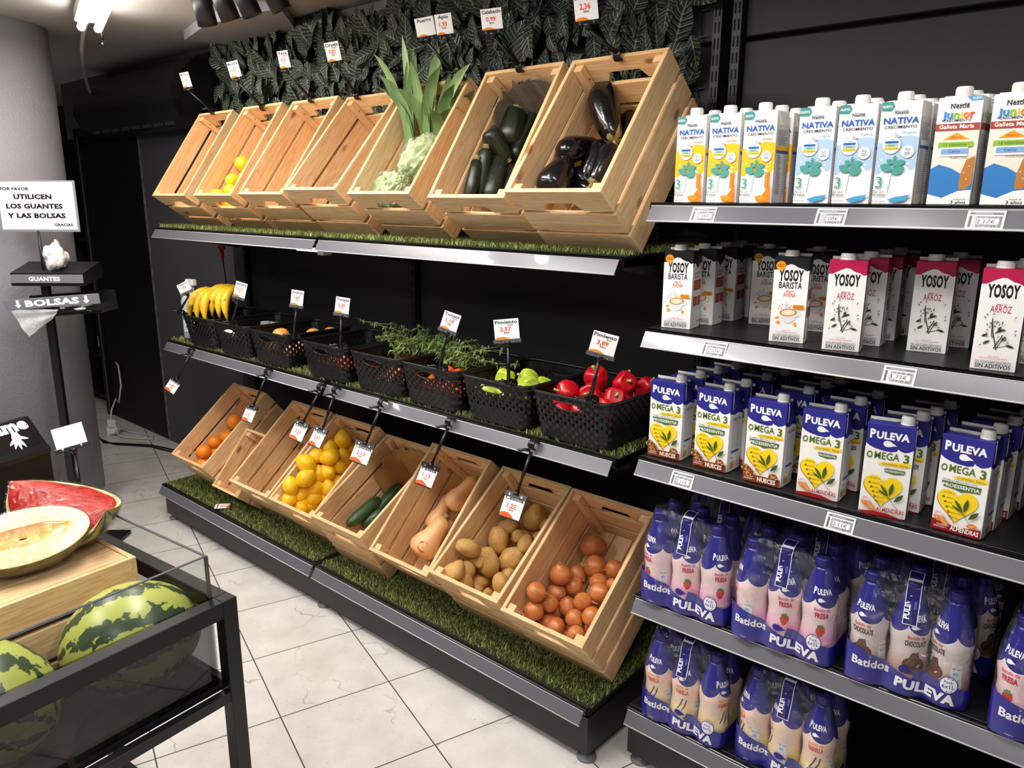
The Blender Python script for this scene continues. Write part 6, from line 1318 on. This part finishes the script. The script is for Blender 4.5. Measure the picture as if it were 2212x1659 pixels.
# cut pieces
FLESH = veg_mat('watermelon_flesh', '#b51f1a', '#d8392c', .22, scale=22, coat=.6, spots=('#8f120f', 30, .62, .6)); PITH = mat('pale_rind_edge', '#dfe0a8', .3, coat=.5)
def wedge(label, P, q_, a_, r_, half):
    t = thing('watermelon_wedge', label, 'watermelon', T(*P) @ q_, 'cut watermelon pieces'); b = MB(); nu, nv = 24, 14; vs = []
    for i in range(nu+1):
        u = -1+2*i/nu; rr_ = r_*math.sqrt(max(0, 1-u*u))
        for j in range(nv+1): al = -half+2*half*j/nv; vs.append((a_*u, rr_*math.sin(al), -rr_*math.cos(al)))
    b.add(vs, [(i*(nv+1)+j, i*(nv+1)+j+1, (i+1)*(nv+1)+j+1, (i+1)*(nv+1)+j) for i in range(nu) for j in range(nv)], 0, None, True); part(b, 'rind', WM, t)
    b = MB()
    for sg in (-1, 1):
        vs = []
        for i in range(nu+1):
            u = -1+2*i/nu; rr_ = r_*math.sqrt(max(0, 1-u*u)); k = .90
            for f in (0, k, 1):
                e = rr_*f if f != k else max(0, rr_-.014); wob = .002*math.sin(u*9+f*3) if f == k else 0
                vs.append((a_*u*(1 if f else .96), sg*math.sin(half)*e, -math.cos(half)*e+wob))
        for i in range(nu):
            for j in range(2): fcs = (i*3+j, i*3+j+1, (i+1)*3+j+1, (i+1)*3+j); b.add([vs[x] for x in fcs], [(0, 1, 2, 3) if sg < 0 else (3, 2, 1, 0)], j)
    f_ = part(b, 'flesh', [FLESH, PITH], t); f_['label'] = 'red wet watermelon flesh'
    b = MB(); vs = []
    for i in range(nu+1):
        u = (-1+2*i/nu); rr_ = r_*math.sqrt(max(0, 1-u*u))*1.02+.002
        prf = [(-half*1.04, rr_), (0, -.004), (half*1.04, rr_)]
        row = [(a_*u*1.02, rr_*math.sin(-half*1.05+half*2.1*j/8), -rr_*math.cos(-half*1.05+half*2.1*j/8)) for j in range(9)]+[(a_*u*1.02, 0, .004)]
        vs += row
    b.add(vs, [(i*10+j, i*10+(j+1) % 10, (i+1)*10+(j+1) % 10, (i+1)*10+j) for i in range(nu) for j in range(10)], 0, None, True); part(b, 'cling_film', film_mat('cling_film', (1, 1, 1), .07, .0, 34), t)
    return t
wedge('large film wrapped watermelon wedge with red flesh on the upturned crate', (1.800, -1.622, .908), axis_rot((.93, .36, -.10)) @ RX(.42), .155, .126, .92)
wedge('smaller watermelon wedge cut off by the left edge of the photo', (1.775, -1.86, .885), axis_rot((.2, .97, 0)) @ RX(.75), .11, .10, .95)
MF = mat('melon_flesh', '#efd9a0', .25, coat=.6, var=.12, vscale=30, bump=.2, bscale=80); MSD = veg_mat('melon_seed_cavity', '#d98a2c', '#f0bf6a', .25, scale=60, coat=.6, dist=1.5); MRD = veg_mat('melon_rind', '#4a4a20', '#8a7a35', .4, scale=30)
t = thing('melon_half', 'film wrapped half yellow melon with orange seed cavity on the crate', 'melon', T(1.893, -1.728, .866) @ axis_rot((.20, .975, .06)) @ RX(.48))
b = MB(); nu, nv = 32, 12; vs = []; a_, r_ = .135, .082
for i in range(nu+1):
    u = -math.cos(PI*i/nu); rr_ = r_*math.sqrt(max(0, 1-u*u))
    for j in range(nv+1): al = -PI/2+PI*j/nv; vs.append((a_*u, rr_*math.sin(al), -rr_*math.cos(al)))
b.add(vs, [(i*(nv+1)+j, i*(nv+1)+j+1, (i+1)*(nv+1)+j+1, (i+1)*(nv+1)+j) for i in range(nu) for j in range(nv)], 0, None, True); part(b, 'rind', MRD, t)
def ring_face(ks, zs, mi, b):
    vs = []; n = 44
    for (k, z) in zip(ks, zs):
        for i in range(n): an = 2*PI*i/n; w_ = 1+.04*math.sin(7*an)*(k < .6); vs.append((a_*(k if k > .6 else k*1.25)*math.cos(an)*w_, r_*(k if k > .6 else k*.62)*math.sin(an)*w_, z))
    m = len(ks); b.add(vs, [(q_*n+i, q_*n+(i+1) % n, (q_+1)*n+(i+1) % n, (q_+1)*n+i) for q_ in range(m-1) for i in range(n)], mi, None, True)
    return vs
b = MB(); ring_face([1, .97, .58], [0, .002, .001], 0, b); part(b, 'flesh', MF, t)
b = MB(); vs = ring_face([.58, .5, .3, .05], [.001, -.004, -.008, -.009], 0, b); part(b, 'seed_cavity', MSD, t)
b = MB(); b.ball(lambda an, p: (a_*1.025*math.sin(p)*math.cos(an), r_*1.03*math.sin(p)*math.sin(an), (.006 if p > PI/2 else 1)*(-r_*1.04*math.cos(p)) if p <= PI/2 else .005+.003*math.cos(p)*0), 36, 16); part(b, 'cling_film', film_mat('cling_film_wrinkled', (1, 1, 1), .08, .0, 46), t)
sign('blank grey card in a black clip clamped to the far corner of the glass table', (1640, -1507, 843), (1582, -1508, 983), (42, 88, 20), (-37, -4, 93), 76, 62, '', '', '', 'top', True)

# ================================================================ glove and bag stand
FX = Vector((.7467, .6652, 0)); FN = Vector((.6652, -.7467, 0)); UZ = Vector((0, 0, 1))
SBX, SBY = .02, -1.03
def face(P, ex=FX, up=UZ): n = Vector(ex).cross(Vector(up)); return basis(P, ex, up, n)
st_ = thing('dispenser_stand', 'black pole stand with glove tray and bag holder before the column', 'stand', T(SBX, SBY, 0)); I = T(-SBX, -SBY, 0)
part(MB().box(-.016, .016, -.012, .012, .02, 1.27, c=.001), 'pole', BLK, st_, RZ(R_(41.6)))
part(MB().box(-.17, .17, -.14, .14, 0, .02, c=.003), 'base_plate', BLK, st_, RZ(R_(41.6)))
part(MB().tube([(0, 0, 1.27), (-.03, .01, 1.462)], .006, 8), 'sign_rod', BLK, st_)
tc = Vector((.076, -1.034, 1.288)); tr = basis(tc, FX, -FN, UZ)
part(MB().prism([(-.005, -.055), (-.005, 0), (.14, .038), (.15, .034), (.15, -.03)], -.158, .158, 0, Matrix(((0, 0, 1, 0), (1, 0, 0, 0), (0, 1, 0, 0), (0, 0, 0, 1)))), 'glove_tray', BLK, st_, I @ tr)
SILV = mat('brushed_grey_plate', '#8f9096', .3, metal=.4)
pl = part(MB().box(-.156, .156, -.018, .018, 0, .003, c=.001), 'guantes_plate', SILV, st_, I @ face(tc+Vector((0, 0, -.024))+FN*.008))
a = Art(); a.text('GUANTES', -.010, -.0085, .0175, '#f2f2f2', .135, .04); link('plate_lettering', a.build('plate_lettering', d0=.0034), pl)
bc = Vector((.09, -1.018, 1.168)); bx_ = (FX+UZ*.075).normalized(); bup = (UZ-bx_*UZ.dot(bx_)).normalized()
pl2 = part(MB().box(-.206, .206, -.0225, .0225, 0, .003, c=.002), 'bolsas_plate', SILV, st_, I @ face(bc+FN*.03, bx_, bup))
a = Art(); a.text('BOLSAS', 0, -.0125, .025, '#f2f2f2', .235, .05)
for s in (-1, 1): a.poly([(s*.148-.0065, .017), (s*.148+.0065, .017), (s*.148+.0065, -.003), (s*.148+.015, -.003), (s*.148, -.018), (s*.148-.015, -.003), (s*.148-.0065, -.003)], '#f2f2f2')
link('plate_lettering', a.build('plate_lettering', d0=.0034), pl2)
part(MB().box(-.19, .19, -.05, -.03, -.14, .02, c=.002).box(-.19, .19, -.065, -.05, -.14, -.0).box(-.19, .19, -.05, .02, -.14, -.12), 'bag_holder', BLK, st_, I @ basis(bc, bx_, bup, FN))
WB = film_mat('white_thin_plastic', (.93, .93, .92), .12, .62, 40); WB2 = mat('white_bag_plastic', '#d9d8d6', .45)
def sheet(name, label, pts, cat, m):
    b = MB(); P = [Vector(p) for p in pts]; n = 10; vs = []
    for i in range(n+1):
        u = i/n; A_ = P[0].lerp(P[1], u); B_ = P[3].lerp(P[2], u)
        for j in range(n+1): v = j/n; vs.append(A_.lerp(B_, v)+FN*(.006*math.sin(u*9+v*3)+.004*math.sin(v*11)))
    b.add(vs, [(i*(n+1)+j, (i+1)*(n+1)+j, (i+1)*(n+1)+j+1, i*(n+1)+j+1) for i in range(n) for j in range(n)], 0, None, True); return tag(part(b, name, m), label, cat)
Fo = FN*.028
sheet('plastic_bag', 'thin white plastic bag pulled down from the bag holder', [Vector((-.055, -1.14, 1.135))+Fo, Vector((.11, -1.005, 1.135))+Fo, Vector((.085, -1.028, 1.095))+Fo, Vector((-.005, -1.10, 1.015))+Fo], 'bag', WB)
sheet('plastic_bag', 'folded white bags sticking out right below the bolsas plate', [Vector((.10, -1.0, 1.145))+Fo*.8, Vector((.21, -.905, 1.165))+Fo*.8, Vector((.20, -.914, 1.125))+Fo*.8, Vector((.11, -.995, 1.135))+Fo*.8], 'bag', WB2)
b = MB(); o = Vector((3, 1, 2)); b.ball(lambda an, p: tuple(Vector((.058*math.sin(p)*math.cos(an), .045*math.sin(p)*math.sin(an), -.052*math.cos(p)))*(1+.5*noise.noise(Vector((math.cos(an)*1.1, math.sin(an)*1.1, p*1.1))+o)+.22*abs(noise.noise(Vector((math.cos(an)*3, math.sin(an)*3, p*2.2))+o)))), 48, 30)
tag(part(b, 'plastic_glove', mat('white_glove_film', '#e9e7e4', .35, bump=.5, bscale=70), None, T(.045, -.985, 1.352)), 'crumpled white plastic glove sitting on the guantes tray', 'glove')
sg = thing('notice_sign', 'white notice in a clear holder asking to use gloves and bags', 'sign', face(Vector((-.042, -1.0, 1.567))))
part(MB().box(-.172, .172, -.110, .108, -.005, -.0005, c=.001), 'acrylic_holder', mat('clear_acrylic_edge', '#8d8f92', .12), sg)
ps = part(MB().box(-.163, .163, -.100, .102, -.0004, .0012), 'paper_sheet', mat('white_paper', '#e9e6e6', .5), sg)
a = Art(); K = '#111111'
a.text('POR FAVOR', -.152, .066, .0125, K, .125, .035, 'l'); a.text('UTILICEN', -.015, .030, .019, K, .165, .045); a.text('LOS GUANTES', -.012, -.010, .019, K, .245, .045); a.text('Y LAS BOLSAS', -.008, -.050, .019, K, .252, .045)
link('printed_text', a.build('printed_text', d0=.0015), ps)
a = Art(); a.text('GRACIAS', .145, -.085, .0115, K, .080, .035, 'r'); link('closing_line', a.build('closing_line', d0=.0015), ps)

# ================================================================ black bin with white lettering
WD, BKD = Vector((.365, -.931, 0)).normalized(), Vector((-.931, -.365, 0)).normalized()
bo = Vector((.540, -1.253, 0)); bn = thing('waste_bin', 'black box bin with sloping lid, white hand and lettering, left edge', 'bin', basis(bo, -BKD, -WD, UZ))
# local x = toward the aisle, y = to the right edge, z up ; body occupies x -.30..0, y -.36..0
part(MB().box(-.115, 0, -.36, 0, 0, .645, c=.004), 'body', mat('satin_black_bin', '#101012', .3), bn)
MXb = Matrix(((1, 0, 0, 0), (0, 0, -1, 0), (0, 1, 0, 0), (0, 0, 0, 1)))
part(MB().prism([(0.002, .642), (.002, .66), (-.02, .678), (-.095, .775), (-.117, .775), (-.117, .642)], 0, .362, 0, MXb), 'lid', mat('gloss_black_lid', '#16161a', .2), bn)
sl = math.atan2(.775-.678, .075)
Mt = basis((-.02, -.36, .678), (0, 1, 0), (-math.cos(sl), 0, math.sin(sl)), Vector((0, 1, 0)).cross(Vector((-math.cos(sl), 0, math.sin(sl)))))
a = Art(); a.text('ntame', .338, .080, .046, '#f2f2f2', .205, .06, 'r'); a.text('!', .165, .01, .05, '#f2f2f2', None, .05)
hx, hy = .268, .047
for (an, l, ww) in ((215, .040, .006), (238, .046, .0062), (262, .047, .0062), (286, .044, .006), (335, .036, .006)): a.leaf(hx, hy+.008, l+.010, ww, an, '#f2f2f2')
a.ell(hx, hy+.005, .019, .016, '#f2f2f2', 18); a.poly([(hx-.015, hy+.012), (hx+.016, hy+.008), (hx+.014, hy+.027), (hx-.010, hy+.029)], '#f2f2f2')
link('lid_lettering', a.build('lid_lettering', d0=.0006), bn, Mt)

# ================================================================ bottle shelves behind the column
bs = thing('bottle_rack', 'dark narrow bottle rack seen between column and black door', 'shelving', T(-2.55, .2, 0))
part(MB().box(-.35, .285, .20, .22, 0, 2.0), 'back_panel', mat('rack_black', '#121113', .5), bs)
for x in (-.35, .265): part(MB().box(x, x+.02, -.19, .2, 0, 2.0), 'side_panel', mat('rack_black', '#121113'), bs)
for z in (.10, .42, .92, 1.30, 1.66, 1.98): part(MB().box(-.33, .265, -.15, .2, z-.02, z), 'shelf_board', mat('rack_black', '#121113'), bs)
def bottle(label, x, y, z, s, col, capc, lab=None, rough=.08):
    t = thing('glass_bottle', label, 'bottle', T(x, y, z), 'bottles on the dark rack')
    part(MB().lathe([(.0, 0), (.030, 0), (.033, .005), (.033, .16), (.026, .19), (.012, .22), (.011, .27)], 18, 0, SCL(1, 1, s)), 'bottle_glass', mat('bottle_'+col[1:], col, rough, spec=.8), t)
    part(MB().lathe([(.0135, .235), (.0135, .285), (0, .286)], 14, 0, SCL(1, 1, s)), 'bottle_cap', mat('cap_'+capc[1:], capc, .3), t)
    if lab: part(MB().lathe([(.0336, .06), (.0336, .13)], 18, 0, SCL(1, 1, s)), 'paper_label', mat('lab_'+lab[1:], lab, .5), t)
for (x, y, z, s, c, cc, lb, nm) in ((-2.40, .07, 1.66, 1.0, '#8a8a88', '#d0d0d0', '#a5523a', 'clear bottle with reddish label on the top shelf of the rack'), (-2.33, .12, 1.66, .95, '#70706e', '#bdbdbd', None, 'clear bottle on the top shelf, right beside the labelled one'), (-2.36, .08, 1.30, .95, '#3c4a35', '#6f8060', '#3a1c1a', 'dark bottle with green neck on the second shelf'), (-2.31, .12, 1.30, 1.0, '#2a2a2c', '#cfcfcf', None, 'dark bottle with pale cap on the second shelf, right'), (-2.35, .08, .92, .95, '#5a4212', '#9cc0b4', '#c9b060', 'amber bottle with mint green cap on the third shelf'), (-2.30, .12, .92, .9, '#4c4c4e', '#9a9a9a', None, 'grey clear bottle on the third shelf, right'), (-2.40, .06, .42, 1.2, '#20301c', '#c9c9c9', '#b5b5b0', 'tall green bottle with white collar on the fourth shelf'), (-2.33, .10, .42, 1.1, '#26381f', '#d8cfc0', '#6a6a6a', 'green bottle with pale neck on the fourth shelf, right')):
    bottle(nm, x, y, z, s, c, cc, lb)
# power strip and cables on the floor
ws = thing('power_adapter', 'white plug adapter lying on the floor beside the black door', 'power adapter', T(-1.72, -.20, 0) @ RZ(-.3))
part(MB().box(-.05, .05, -.035, .035, 0, .05, c=.006), 'adapter_body', WHITE, ws); part(MB().box(-.03, .03, -.025, .03, .05, .10, c=.006).box(.03, .075, -.02, .02, .015, .05, c=.005), 'plug', WHITE, ws)
tag(part(MB().tube([(-1.72, -.2, .095), (-1.74, -.18, .16), (-1.80, -.12, .22), (-1.86, -.08, .17), (-1.84, -.06, .30), (-1.95, -.02, .42), (-2.2, .04, .44)], .006, 7).tube([(-1.66, -.21, .03), (-1.55, -.2, .008), (-1.42, -.12, .008), (-1.36, -.08, .008), (-1.42, -.05, .008), (-1.6, -.10, .008), (-1.72, -.14, .01)], .005, 7), 'power_cable', mat('white_cable', '#c9c7c4', .4)), 'white power cable looping up from the floor adapter', 'cable')
tag(part(MB().tube([(-1.80, -.28, .006), (-1.53, -.33, .006), (-1.24, -.14, .006), (-1.05, -.09, .006), (-.7, -.05, .006)], .005, 7).tube([(-1.75, -.33, .006), (-1.45, -.30, .006), (-1.22, -.16, .006), (-1.0, -.11, .006), (-.7, -.08, .006)], .005, 7), 'power_cable', mat('black_cable', '#0d0d0e', .4)), 'pair of black cables running along the floor by the wall', 'cable')
